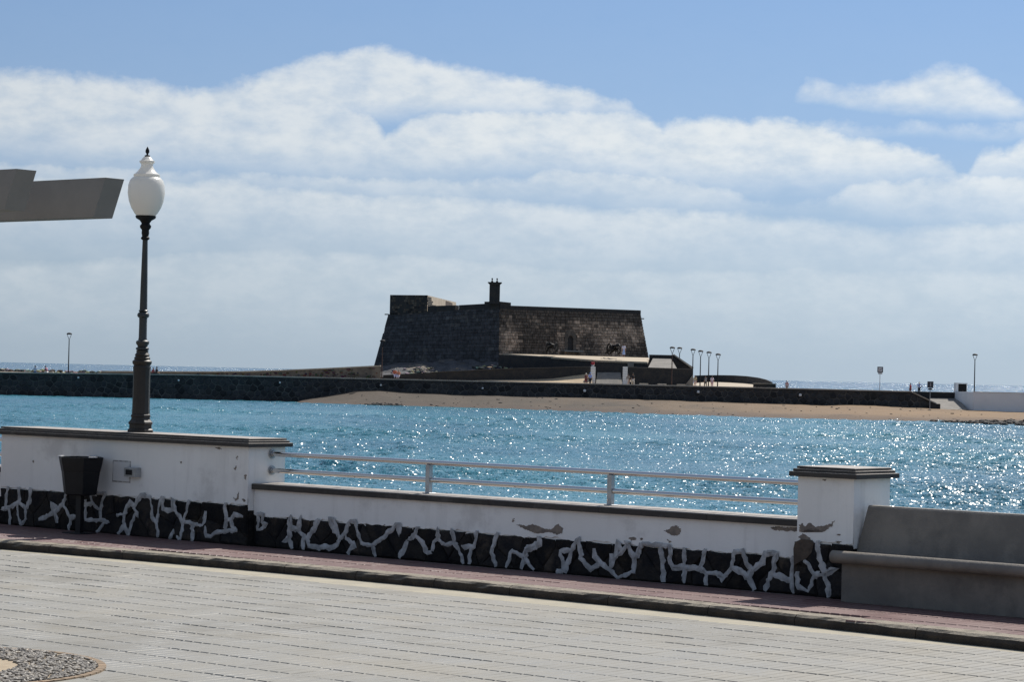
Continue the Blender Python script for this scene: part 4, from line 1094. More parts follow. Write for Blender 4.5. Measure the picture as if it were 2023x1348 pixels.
# foot of the visible part of the right face (the apron hides the rest)
zf = 6.2
def at_z(t, b, z): k = (z - t.z) / (b.z - t.z); return t + (b - t) * k
Br, Cr = at_z(Bt, Bb, zf), at_z(Ct, Cb, zf)
door_c = fp(1118.5, 690, YB + 6.0); LU = (Cr - Br).length
u_d = (door_c - Br).dot((Cr - Br).normalized())
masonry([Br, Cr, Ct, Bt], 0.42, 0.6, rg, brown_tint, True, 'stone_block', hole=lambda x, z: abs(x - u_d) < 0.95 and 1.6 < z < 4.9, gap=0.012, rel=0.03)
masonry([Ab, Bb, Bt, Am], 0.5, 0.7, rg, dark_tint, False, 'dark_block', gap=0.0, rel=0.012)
# door: arched surround and dark leaf
ux = (Cr - Br).normalized(); un = Vector((ux.y, -ux.x, 0)).normalized()
def dpt(x, z, w): p = Br + ux * (u_d + x); s_ = (Bt - Br); return p + s_ * ((z + 1.7) / s_.z) + un * w
arch = [(-0.48, 0.0)] + [(0.48 * math.cos(t), 1.75 + 0.62 * math.sin(t)) for t in [math.pi - math.pi * k / 10 for k in range(11)]] + [(0.48, 0.0)]
outer = [(-0.98, 0.0), (-0.98, 2.6), (-0.5, 3.25), (0.5, 3.25), (0.98, 2.6), (0.98, 0.0)]
mb = MB(); mb.tint = (0.11, 0.09, 0.072)
for k in range(len(arch) - 1):
    a, b = arch[k], arch[k + 1]; sx = lambda p: (p[0] / 0.48 * 0.98, p[1] if p[1] == 0 else 0.0 + p[1] * 1.33)
    mb.prism([dpt(*a, 0.06), dpt(*b, 0.06), dpt(*sx(b), 0.06), dpt(*sx(a), 0.06)], -un * 0.5)
dr = mb.build('door_surround', M_FORT, fort)
MB().prism([dpt(x_, z_, -0.15) for x_, z_ in arch], -un * 0.1).build('door_leaf', mat('dark_wood', (0.018, 0.015, 0.013), 0.8, (0.03, 0.024, 0.02), 6.0), fort)
MB().prism([dpt(-1.6, -0.02, 0.0), dpt(1.6, -0.02, 0.0), dpt(1.6, 0.2, 0.0), dpt(-1.6, 0.2, 0.0)], un * 1.0).build('door_step', M_GREYF, fort)
# parapets along both faces
def band(p0, p1, h0, h1, th, out, m, name):
    d = (p1 - p0); nn = Vector((d.y, -d.x, 0)).normalized()
    if nn.y > 0: nn = -nn
    q = [p0 + nn * out, p1 + nn * out]
    MB().prism([q[0] + Vector((0, 0, h0)), q[1] + Vector((0, 0, h0)), q[1] + Vector((0, 0, h1)), q[0] + Vector((0, 0, h1))], -nn * th).build(name, m, fort)
band(Bt + (Ct - Bt) * 0.07, Ct, -0.35, 0.12, 1.4, 0.14, M_DARKW, 'parapet')
band(Bt + (Ct - Bt) * 0.07, Ct, 0.121, 0.2, 1.45, 0.1, mat('parapet_top', (0.14, 0.125, 0.105), 0.95, (0.08, 0.07, 0.06), 1.0), 'parapet_top')
band(Bt + (Ct - Bt) * 0.005, Bt + (Ct - Bt) * 0.21, -1.17, -1.05, 0.5, 0.24, M_COPE, 'ledge')
K = lambda px: (px - 767.0) / (987.0 - 767.0)
def on_left(px, dz): p = Am + (Bt - Am) * K(px); return Vector((p.x, p.y, dz))
def zl(px, py): return P(px, py, (Am + (Bt - Am) * K(px)).y).z
def lband(pa, pb, ya, yb, zlow, th, name, m=M_DARKW, out=0.05):
    a = Am + (Bt - Am) * K(pa); b = Am + (Bt - Am) * K(pb); d = b - a; nn = Vector((d.y, -d.x, 0)).normalized(); nn = -nn if nn.y > 0 else nn
    MB().prism([Vector((a.x, a.y, zlow)) + nn * out, Vector((b.x, b.y, zlow)) + nn * out, Vector((b.x, b.y, zl(pb, yb))) + nn * out, Vector((a.x, a.y, zl(pa, ya))) + nn * out], -nn * th).build(name, m, fort)
zlo = Am.z - 1.0
lband(846, 900.5, 605, 603.3, zlo, 1.2, 'parapet')
lband(908, 958, 603.2, 600.4, zlo, 1.2, 'parapet')
lband(898, 910, 612.5, 612, zlo, 1.0, 'parapet_notch', M_COPE, out=0.0)
lband(958, 986, 596.2, 596.2, zlo, 2.6, 'belfry_base', out=0.10)
# belfry base carries on round the corner
a = Bt + (Ct - Bt) * 0.0; b = Bt + (Ct - Bt) * 0.075; zt_ = zl(986, 596)
d = b - a; nn = Vector((d.y, -d.x, 0)).normalized()
MB().prism([Vector((a.x, a.y, a.z - 1.1)) + nn * 0.1, Vector((b.x, b.y, b.z - 1.1)) + nn * 0.1, Vector((b.x, b.y, zt_ - 0.1)) + nn * 0.1, Vector((a.x, a.y, zt_)) + nn * 0.1], -nn * 2.4).build('belfry_base', M_DARKW, fort)
c0, c1_ = P(966.5, 596.5, 358.6), P(988, 561, 358.6)
bf = MB().box(c0.x, 357.9, c0.z - 0.3, c1_.x, 359.4, c1_.z).build('belfry', M_DARKW, fort)
cw = c1_.x - c0.x
MB().prism([(c0.x - 0.22, 357.65, c1_.z + 0.1), (c0.x, 357.65, c1_.z - 0.12), (c1_.x, 357.65, c1_.z - 0.12), (c1_.x + 0.22, 357.65, c1_.z + 0.1)], (0, 2.0, 0)).build('cornice', M_DARKW, bf)
MB().box(c0.x - 0.26, 357.6, c1_.z + 0.101, c1_.x + 0.26, 359.7, c1_.z + 0.2).build('cornice_slab', M_DARKW, bf)
for px in (972.3, 982.0):
    q = P(px, 558, 358.4); zc = c1_.z + 0.2
    MB().lathe([(0.17, zc), (0.17, zc + 0.14), (0.08, zc + 0.22), (0.06, zc + 0.36), (0.13, zc + 0.46), (0.11, zc + 0.56), (0.03, zc + 0.62)], 10, q.x, 358.6).build('finial', M_DARKW, bf, smooth=True)
# upper building on the left corner: shaded rubble front, sunlit plaster side with dark quoins
zb0 = Am.z - 0.1; ub = [on_left(770, 0), on_left(845, 0)]
ztL = zl(770, 583); yb2 = 392.0
ul, ur = ub[0], ub[1]; urb = Vector((P(901, 598, yb2).x, yb2, 0)); ulb = Vector((ul.x + 3.0, yb2, 0)); zBk = P(901, 597.5, yb2).z
mb = MB(); f_ = [Vector((ul.x, ul.y, 0)), Vector((ur.x, ur.y, 0)), urb, ulb]
mb.add([Vector((p.x, p.y, zb0)) for p in f_] + [Vector((p.x, p.y, z_)) for p, z_ in zip(f_, (ztL, ztL, zBk, zBk))], [(0, 1, 5, 4), (1, 2, 6, 5), (2, 3, 7, 6), (3, 0, 4, 7), (4, 5, 6, 7)])
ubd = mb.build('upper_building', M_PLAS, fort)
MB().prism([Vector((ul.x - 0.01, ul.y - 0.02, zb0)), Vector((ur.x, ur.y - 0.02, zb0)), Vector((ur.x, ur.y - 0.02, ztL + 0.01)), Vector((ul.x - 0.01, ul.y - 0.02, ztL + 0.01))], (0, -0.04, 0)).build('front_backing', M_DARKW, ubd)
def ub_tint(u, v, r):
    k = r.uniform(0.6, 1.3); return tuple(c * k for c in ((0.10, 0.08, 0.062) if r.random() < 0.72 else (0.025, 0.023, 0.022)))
f0, f1 = Vector((ul.x, ul.y - 0.04, zb0)), Vector((ur.x, ur.y - 0.04, zb0))
st_ = len(bpy.data.objects)
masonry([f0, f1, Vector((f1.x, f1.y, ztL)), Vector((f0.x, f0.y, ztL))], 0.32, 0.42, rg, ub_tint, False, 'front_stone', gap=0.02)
sd_ = (urb - Vector((ur.x, ur.y, 0))); sdn = Vector((sd_.y, -sd_.x, 0)).normalized(); mb = MB(); mb.tint = (0.02, 0.018, 0.017)
for k in range(8):
    t0 = rg.uniform(0, 0.03); t1 = t0 + rg.uniform(0.10, 0.30); z_ = zb0 + 1.0 + k * 0.26
    if z_ > ztL - 0.35: break
    a = ur + sd_ * t0; b = ur + sd_ * t1
    mb.prism([Vector((a.x, a.y, z_)) + sdn * 0.03, Vector((b.x, b.y, z_)) + sdn * 0.03, Vector((b.x, b.y, z_ + 0.17)) + sdn * 0.03, Vector((a.x, a.y, z_ + 0.17)) + sdn * 0.03], -sdn * 0.06)
mb.build('quoins', M_FORT, ubd)
a, b = ur + sd_ * 0.62, ur + sd_ * 0.86
MB().prism([Vector((a.x, a.y, zb0)) + sdn * 0.04, Vector((b.x, b.y, zb0)) + sdn * 0.04, Vector((b.x, b.y, zBk - 0.25)) + sdn * 0.04, Vector((a.x, a.y, zBk - 0.1)) + sdn * 0.04], -sdn * 0.08).build('doorway', mat('brown_door', (0.07, 0.045, 0.03), 0.8), ubd)
# small spouts
for p, s_ in ((P(764, 621.5, YA), -1), (P(1268.5, 630, YC), 1)):
    MB().box(p.x - 0.3, p.y - 0.2, p.z - 0.07, p.x + 0.3, p.y + 0.2, p.z + 0.08).build('spout', M_DARKW, fort)

# --- bedrock mound at the foot of the left face
mb = MB(); vs = []; fs = []; NX, NY = 70, 16
MT = [(736, 726), (760, 722), (800, 717), (850, 713), (900, 709), (950, 706), (990, 704), (1060, 712), (1165, 722)]
for i in range(NX + 1):
    px = 736 + (1165 - 736) * i / NX
    for j in range(NY + 1):
        t = j / NY; Y = 349.2 + 10.0 * t; zt = P(px, lerp_pts(MT, px), 357).z; z0 = 3.6
        X = P(px, 730, Y).x; k = t ** 0.8
        nz = noise.fractal(Vector((X * 0.35, Y * 0.35, 1.0)), 1.0, 2.1, 4) * 0.55
        vs.append((X, Y, z0 + (zt - z0) * k + nz * min(1, 0.3 + k)))
for i in range(NX):
    for j in range(NY): fs.append((i * (NY + 1) + j, i * (NY + 1) + j + 1, (i + 1) * (NY + 1) + j + 1, (i + 1) * (NY + 1) + j))
mb.add(vs, fs); setting('bedrock_mound', mb, M_MOUND)
mb = MB(); rg = random.Random(17)
for k in range(150):
    px = rg.choice((rg.gauss(955, 28), rg.gauss(835, 14), rg.uniform(760, 1160))); px = max(750, min(1160, px)); t = rg.uniform(0.0, 0.5); Y = 349.0 + 10 * t
    zt = P(px, lerp_pts(MT, px), 357).z; q = (0.34, 0.30, 0.23) if rg.random() < 0.45 else (0.07, 0.07, 0.075)
    mb.tint = tuple(c * rg.uniform(0.7, 1.2) for c in q); lump(mb, (P(px, 730, Y).x, Y, 3.6 + (zt - 3.6) * t ** 0.8 + 0.1), rg.uniform(0.12, 0.42), rg, 0.6, 6, 3)
o = mb.build('boulders', M_RUB, kind='stuff'); tag(o, 'loose pale and grey stones on the slope below the fort', 'stones')

# --- apron in front of the door, its retaining wall, ramp and gateposts
def poly(name, m, pts, th, kind=None, label=None, cat=None, grp=None):
    """a thick slab or wall through points"""
    mb = MB(); mb.prism(pts, th); o = mb.build(name, m)
    if kind: o['kind'] = kind
    if label: tag(o, label, cat, grp)
    return o
ap = [P(985, 698.5, 356.6), P(1286, 707.3, 363), P(1279, 715.3, 350.5), P(1180, 711.8, 350.5), P(1092, 705.5, 352.5)]
poly('fort_apron', M_DECK, ap, (0, 0, -0.25), kind='structure')
a0, a1, a2, a3 = P(985, 701, 353.6), P(1092, 706.8, 352.6), P(1180, 712.8, 350.6), P(1279, 716.3, 350.6)
aw = thing('apron_wall', 'dark retaining wall under the pale terrace before the fort door', 'wall', (9, 351, 3.0))
mb = MB()
for p, q in ((a0, a1), (a1, a2), (a2, a3)):
    mb.prism([Vector((p.x, p.y, 3.0)), Vector((q.x, q.y, 3.0)), q, p], (0, 1.0, 0))
mb.build('wall_face', M_DARKW, aw)
p = P(1240, 716, 350.4); q = P(1252, 725, 350.4)
MB().box(p.x, 350.35, q.z, q.x, 350.7, p.z).build('pale_panel', M_GREYF, aw)
# long low wall left of the gate and sand blown against it
gw = thing('gate_wall', 'long low dark wall left of the white gateposts', 'wall', (-5, 348.4, DZ)); mb = MB()
GT = [(757, 741.5), (850, 736.5), (1000, 729.3), (1168, 725.2)]
for (xa, ya), (xb, yb) in zip(GT, GT[1:]):
    p, q = P(xa, ya, 348.2), P(xb, yb, 348.2); mb.prism([(p.x, 348.2, 2.9), (q.x, 348.2, 2.9), q, p], (0, 0.7, 0))
mb.build('wall_face', M_DARKW, gw); mb = MB()
for (xa, ya), (xb, yb) in zip(GT[1:], GT[2:]):
    p, q = P(xa, ya, 348.2), P(xb, yb, 348.2); mb.prism([(p.x, 348.1, p.z + 0.001), (q.x, 348.1, q.z + 0.001), (q.x, 348.1, q.z + 0.07), (p.x, 348.1, p.z + 0.07)], (0, 0.9, 0))
mb.build('coping', mat('grey_coping', (0.10, 0.095, 0.09), 0.95), gw)
mb = MB(); vs = []; fs = []
DR = [(780, 753), (900, 753.5), (960, 751), (1000, 750.5), (1060, 750), (1095, 748), (1130, 743), (1160, 739.5), (1169, 740)]
for i in range(41):
    px = 780 + (1169 - 780) * i / 40; t = P(px, lerp_pts(DR, px), 348.1); t.z = max(t.z, DZ + 0.03)
    for j in range(5):
        k = j / 4; vs.append((t.x, 344.0 + 4.1 * k, DZ + 0.02 + (t.z - DZ - 0.02) * k ** 1.3))
for i in range(40):
    for j in range(4): fs.append((i * 5 + j, i * 5 + j + 1, (i + 1) * 5 + j + 1, (i + 1) * 5 + j))
mb.add(vs, fs); setting('sand_drift', mb, mat('pale_sand', (0.44, 0.34, 0.22), 0.95, (0.36, 0.28, 0.19), 0.5), smooth=True)
for px, lab in ((1172, 'white block gatepost left of the grey ramp'), (1235.5, 'white block gatepost right of the grey ramp')):
    p = P(px, 724.5, 347.0); gp = thing('gatepost', lab, 'gatepost', (p.x, 347.3, DZ), group='gateposts of the ramp')
    hh = (p.z - DZ - 0.02) / 8
    for k in range(8): MB().box(p.x - 0.33, 346.97, DZ + k * hh + 0.012, p.x + 0.33, 347.6, DZ + (k + 1) * hh - 0.012, 0.02).build('block', M_FARWHITE, gp)
    MB().box(p.x - 0.31, 346.99, DZ, p.x + 0.31, 347.58, p.z - 0.03).build('core', M_COPE, gp)
p, q = P(1177, 757, 347), P(1230, 757, 347); r_, s_ = P(1226, 736, 350.3), P(1180, 736, 350.3)
poly('gate_ramp', M_GREYF, [Vector((p.x, 347, DZ + 0.02)), Vector((q.x, 347, DZ + 0.02)), r_, s_], (0, 0, -0.2), kind='structure')
# wall right of the gate
rwl = thing('rampart_wall', 'dark rampart wall right of the white gateposts behind the lamps', 'wall', (20, 347.6, DZ))
T = [(1241, 726.5), (1300, 728), (1368, 731)]
p = [P(x_, y_, 347.4) for x_, y_ in T]
MB().prism([Vector((p[0].x, 347.4, 2.9)), Vector((p[2].x, 347.4, 2.9)), p[2], p[1], p[0]], (0, 0.8, 0)).build('wall_face', M_DARKW, rwl)
MB().prism([Vector((p[0].x, 347.35, p[0].z + .001)), Vector((p[2].x, 347.35, p[2].z + .001)), p[2] + Vector((0, -.05, 0.12)), p[0] + Vector((0, -.05, 0.12))], (0, 0.95, 0)).build('coping', mat('grey_coping', (0.1, 0.095, 0.09), 0.95), rwl)
q = [P(1350, 757.5, 347.3), P(1369, 757.5, 347.3), P(1369, 741, 347.3)]
MB().prism([Vector((q[0].x, 347.36, DZ)), Vector((q[1].x, 347.36, DZ)), q[2]], (0, -0.5, 0)).build('buttress', M_GREYF, rwl)
# stair flank: dark parapet sloping down to the right, grey floor inside
stf = thing('stair_flank', 'dark parapet sloping down to the right beside the fort terrace', 'wall', (22, 354, DZ))
q = [P(x_, y_, 356) for x_, y_ in ((1283, 701), (1330, 702), (1367.5, 729), (1367.5, 757), (1283, 757))]
MB().prism([q[0], q[1], q[2], Vector((q[3].x, 356, 2.9)), Vector((q[4].x, 356, 2.9))], (0, 0.6, 0)).build('parapet', M_DARKW, stf)
q = [P(1330, 702, 355.7), P(1367.5, 729, 355.7)]
MB().prism([q[0] + Vector((0, 0, 0.02)), q[1] + Vector((0, 0, 0.02)), q[1] + Vector((0.25, 0, 0.16)), q[0] + Vector((0.1, 0, 0.16))], (0, 1.2, 0)).build('sloping_coping', M_COPE, stf)
q = [P(x_, y_, Y_) for x_, y_, Y_ in ((1280, 727.5, 348.4), (1338, 729.5, 348.4), (1326, 709, 355.8), (1290, 708, 355.8))]
MB().prism(q, (0, 0, -0.15)).build('floor', M_GREYF, stf)

# --- curved parapet right of the fort and the block at its end
cpw = thing('curved_parapet', 'low dark parapet curving round the pale apron right of the fort', 'wall', (35, 400, DZ))
CT = [(1372, 742.3, 432), (1400, 741.6, 434), (1425, 741.5, 432), (1450, 742, 427), (1475, 743.6, 417), (1497, 746.6, 402), (1513, 750.5, 386), (1524, 755.5, 370)]
for (xa, ya, Ya), (xb, yb, Yb) in zip(CT, CT[1:]):
    p, q = P(xa, ya, Ya), P(xb, yb, Yb)
    MB().prism([Vector((p.x, p.y, DZ + 0.1)), Vector((q.x, q.y, DZ + 0.1)), q, p], (0.25, 0.8, 0)).build('wall_segment', M_DARKW, cpw)
p, q = P(1489, 758, 352), P(1533, 759.5, 352)
MB().box(p.x, 352, DZ - 0.2, q.x, 352.8, q.z).build('end_block', M_DARKW, cpw)
MB().box(p.x - 0.05, 351.9, q.z + 0.001, q.x + 0.05, 352.9, q.z + 0.08).build('end_coping', M_COPE, cpw)
# --- ramp, black wall and white wall at the far right
YQ = 344.0
p, q = P(1834, 775.3, YQ + 2), P(1888, 776.3, YQ + 2)
bwl = thing('dark_wall', 'short black wall at the head of the slipway beside the white wall', 'wall', (55, YQ + 2, 1.5))
MB().box(p.x - 3, YQ + 2, 0.5, q.x + 2, YQ + 2.8, p.z).build('wall_face', M_DARKW, bwl)
MB().box(p.x - 3, YQ + 1.95, p.z + 0.001, q.x + 2, YQ + 2.9, p.z + 0.07).build('coping', M_COPE, bwl)
sl = [P(1842, 808.6, YW - 0.4), P(1912, 811, YW - 0.4), P(1893, 787.5, YQ + 1.9), P(1836, 786.5, YQ + 1.9)]
poly('slipway', M_GREYF, sl, (0, 0, -0.3), kind='structure')
ww = thing('white_wall', 'white rendered wall at the far right of the beach', 'wall', (62, YW, 1.0))
a, b, c = P(1924, 775, YW - 0.2), P(2023, 777.5, YW - 0.2), P(1886.5, 773.8, YQ + 1.8)
zt0 = a.z; X1 = b.x + 25
mb = MB(); mb.prism([Vector((a.x, a.y, -0.5)), Vector((X1, a.y, -0.5)), Vector((X1, a.y, zt0)), Vector((a.x, a.y, zt0))], (0, 0.6, 0))
mb.build('front_face', M_FARWHITE, ww)
mb = MB(); mb.prism([Vector((a.x, a.y + 0.002, -0.5)), Vector((c.x, c.y, -0.5)), Vector((c.x, c.y, zt0 - 0.003)), Vector((a.x, a.y + 0.002, zt0 - 0.003))], (0.5, 0.3, 0))
mb.build('return_face', M_FARWHITE, ww)
MB().box(a.x - 0.03, a.y - 0.06, zt0 + 0.001, X1, a.y + 0.7, zt0 + 0.06).build('coping', mat('grey_cope', (0.5, 0.49, 0.48), 0.9), ww)
p, q = P(1888, 773.5, YQ + 1.6), P(1911.5, 757.2, YQ + 1.6)
kio = thing('masonry_box', 'white masonry box with a black opening on top of the white wall', 'box', ((p.x + q.x) / 2, YQ + 2, p.z))
zb_, zt_ = zt0 - 0.6, q.z; t_ = 0.3
mb = MB(); mb.box(p.x, YQ + 1.6, zb_, p.x + t_ * 1.2, YQ + 3.0, zt_); mb.box(q.x - t_ * 0.4, YQ + 1.6, zb_, q.x, YQ + 3.0, zt_); mb.box(p.x + t_ * 1.2, YQ + 1.602, zt_ - t_ * 0.5, q.x - t_ * 0.4, YQ + 3.0, zt_ - 0.002); mb.box(p.x + t_ * 1.2, YQ + 1.602, zb_ + 0.002, q.x - t_ * 0.4, YQ + 3.0, zt0 - 0.05)
mb.build('shell', M_FARWHITE, kio)
MB().box(p.x + t_ * 1.1, YQ + 1.75, zt0 - 0.2, q.x - t_ * 0.3, YQ + 2.9, zt_ - 0.1).build('dark_opening', M_BLACK, kio)
# low stone seats on the deck by the lamps
for px, lab in ((1272, 'low stone seat nearest the right gatepost'), (1308, 'low stone seat between the first tall lamp and the gate'), (1346, 'low stone seat nearest the foot of the buttress')):
    p = P(px, 760, YW + 3); s_ = thing('stone_seat', lab, 'seat', (p.x, YW + 3.2, DZ), group='low stone seats on the causeway')
    MB().box(p.x - 0.6, YW + 2.9, DZ + 0.32, p.x + 0.6, YW + 3.4, DZ + 0.47, 0.03).build('seat', M_COPE, s_)
    for dx_ in (-0.4, 0.4): MB().box(p.x + dx_ - 0.12, YW + 3.0, DZ, p.x + dx_ + 0.12, YW + 3.3, DZ + 0.319).build('leg', M_COPE, s_)

# --- causeway lamps
def far_lamp(px, ptop, pbot, Y, label, warm=False):
    t = P(px, ptop, Y); b = P(px - 0.025 * (pbot - ptop), pbot, Y); h = t.z - DZ; X = (t.x + b.x) / 2
    l = thing('causeway_lamp', label, 'lamp post', (X, Y, DZ), group='tall lamps on the causeway')
    m = M_BLACK if not warm else mat('rust_pole', (0.06, 0.03, 0.022), 0.7)
    zt = DZ + h
    MB().tube((X, Y, DZ), (X, Y, zt - 1.0), 0.085, 0.06, 8).build('pole', m, l, smooth=True)
    MB().tube((X, Y, DZ), (X, Y, DZ + 0.25), 0.14, 0.12, 8).build('foot', m, l)
    for s in (-1, 1):
        MB().tube((X, Y, zt - 1.02), (X + 0.3 * s, Y, zt - 0.22), 0.035, 0.035, 6).build('arm', M_BLACK, l)
    mb = MB(); mb.lathe([(0.33, zt - 0.26), (0.38, zt - 0.2), (0.34, zt - 0.1), (0.2, zt - 0.02), (0.03, zt)], 14, X, Y); mb.build('hood', M_BLACK, l, smooth=True)
    return l
far_lamp(137, 657.5, 734, YW + 3, 'tall lamp standing alone on the causeway at the far left')
far_lamp(756, 671.5, 746, YW + 3, 'tall lamp in front of the left corner of the fort', True)
far_lamp(1328.5, 685, 757, YW + 3, 'leftmost tall lamp, standing before the dark parapet', True)
far_lamp(1343, 686, 757, YW + 22, 'tall lamp rising from behind the sloping parapet', False)
far_lamp(1369.5, 689, 757, YW + 15, 'tall lamp just clear of the sloping parapet end')
far_lamp(1384.5, 692, 757, YW + 14, 'tall lamp just right of the person in beige')
far_lamp(1401, 694.5, 762, YW + 6, 'tall lamp between the striped shirt and the pale pink shirt')
far_lamp(1419, 698.5, 762, YW + 4, 'rightmost lamp of the row right of the fort')
far_lamp(1926.5, 699, 773, YW + 4, 'tall lamp standing behind the white wall at the far right')

# --- signs
p = P(1738.5, 725, YW + 2); q = P(1738, 771, YW + 2)
sg = thing('sign', 'grey sign with a dog pictogram on a thin pole above the breakwater', 'sign', (q.x, YW + 2, DZ))
MB().tube((q.x, YW + 2.05, DZ), (q.x, YW + 2.05, p.z - 0.05), 0.04, n=8).build('pole', M_GALV, sg)
s_ = 0.39; pn = MB().box(q.x - s_, YW + 1.93, p.z - 2 * s_, q.x + s_, YW + 1.98, p.z).build('panel', M_SIGND, sg)
MB().box(q.x - s_ * 0.66, YW + 1.915, p.z - 1.66 * s_, q.x + s_ * 0.66, YW + 1.93, p.z - 0.34 * s_).build('white_field', mat('sign_white', (0.66, 0.66, 0.68), 0.6), pn)
dog = [(-.5, -.1), (-.42, -.1), (-.3, .1), (.18, .1), (.3, .28), (.42, .3), (.55, .14), (.4, .08), (.32, -.02), (.3, -.42), (.2, -.42), (.18, -.1), (-.22, -.12), (-.28, -.42), (-.38, -.42), (-.36, -.05)]
MB().prism([(q.x + a * s_ * 0.95, YW + 1.912, p.z - s_ + b * s_ * 0.95) for a, b in dog], (0, -0.006, 0)).build('dog_pictogram', M_SIGND, pn)
MB().box(q.x - s_ * 0.75, YW + 1.93, p.z - 2.6 * s_, q.x + s_ * 0.75, YW + 1.98, p.z - 2.02 * s_).build('lower_plate', M_SIGNG, sg)
p = P(1838.5, 754, YW - 3); q = P(1837, 806, YW - 3)
sg = thing('sign', 'dark square sign on a grey pole at the foot of the slipway', 'sign', (q.x, YW - 3, 1.1))
MB().tube((q.x, YW - 2.95, 0.9), (q.x, YW - 2.95, p.z), 0.045, n=8).build('pole', M_GALV, sg)
MB().box(q.x - 0.41, YW - 3.07, p.z - 0.87, q.x + 0.41, YW - 3.02, p.z).build('panel', M_SIGND, sg)
MB().box(q.x - 0.03, YW - 3.085, p.z - 0.7, q.x + 0.05, YW - 3.071, p.z - 0.2).build('stripe', M_SIGNG, sg)
MB().box(q.x - 0.3, YW - 3.07, p.z - 1.15, q.x + 0.3, YW - 3.02, p.z - 0.93).build('lower_plate', M_BLACK, sg)

# --- cannons before the fort
def cannon(px, py, Y, rz, label):
    b = P(px, py, Y); c = thing('cannon', label, 'cannon', b, group='cannons on the fort terrace')
    PB[c.name]['base'] = Vector((0, 0, 0)); c.rotation_euler = (0, 0, rz)
    for s in (-1, 1):
        w_ = MB(); n = 18
        for r1, r2 in ((0.70, 0.84),):
            for k in range(n):
                a0, a1 = 2 * math.pi * k / n, 2 * math.pi * (k + 1) / n
                w_.prism([(0.62 * s, r_ * math.cos(a), 0.84 + r_ * math.sin(a)) for r_, a in ((r1, a0), (r2, a0), (r2, a1), (r1, a1))], (0.12 * s, 0, 0))
        wh = w_.build('wheel', M_BLACK, c)
        for k in range(10):
            a = 2 * math.pi * k / 10; MB().tube((0.68 * s, 0, 0.84), (0.68 * s, 0.72 * math.cos(a), 0.84 + 0.72 * math.sin(a)), 0.035, n=6).build('spoke', M_BLACK, wh)
        MB().prism([(0.3 * s, -0.75, 0.7), (0.3 * s, 0.2, 0.62), (0.3 * s, 1.9, 0.08), (0.3 * s, 1.9, 0.32), (0.3 * s, 0.4, 1.05), (0.3 * s, -0.7, 1.0)], (0.1 * s, 0, 0)).build('cheek', M_BLACK, c)
    MB().tube((-0.7, 0, 0.84), (0.7, 0, 0.84), 0.07, n=8).build('axle', M_BLACK, c)
    mb = MB(); pr = [(0.06, -0.12), (0.13, 0.0), (0.28, 0.1), (0.30, 0.3), (0.27, 0.34), (0.26, 0.9), (0.23, 0.95), (0.19, 1.9), (0.20, 2.0), (0.25, 2.1), (0.22, 2.2)]
    mb.lathe(pr, 16)
    R = Matrix.Rotation(math.radians(84), 3, 'X'); mb.v = [R @ v + Vector((0, 0.85, 1.12)) for v in mb.v]
    mb.build('barrel', M_BLACK, c, smooth=True)
cannon(1090, 699, 354.4, math.radians(-14), 'black wheeled cannon left of the arched door')
cannon(1212, 701.5, 355.5, math.radians(24), 'black wheeled cannon near the right end of the terrace')

# ================================================================== PEOPLE
def skin_obj(name, m, verts, edges, radii, root, parent):
    me = bpy.data.meshes.new(name); me.from_pydata(verts, edges, []); me.update()
    o = bpy.data.objects.new(name, me); COL.objects.link(o); o.parent = parent
    sk = o.modifiers.new('skin', 'SKIN'); sk.use_smooth_shade = True
    for i, r in enumerate(radii):
        d = me.skin_vertices[0].data[i]; d.radius = (r, r * 0.82) if name in ('body', 'shirt') and i in (1, 2) else (r, r); d.use_root = i == root
    o.modifiers.new('sub', 'SUBSURF').levels = 1; o.modifiers['sub'].render_levels = 1
    me.materials.append(m)
    return o


CM = {}
def cmat(c):
    k = 'cloth_%02x%02x%02x' % tuple(int(255 * min(1, v)) for v in c)
    return mat(k, c, 0.85)


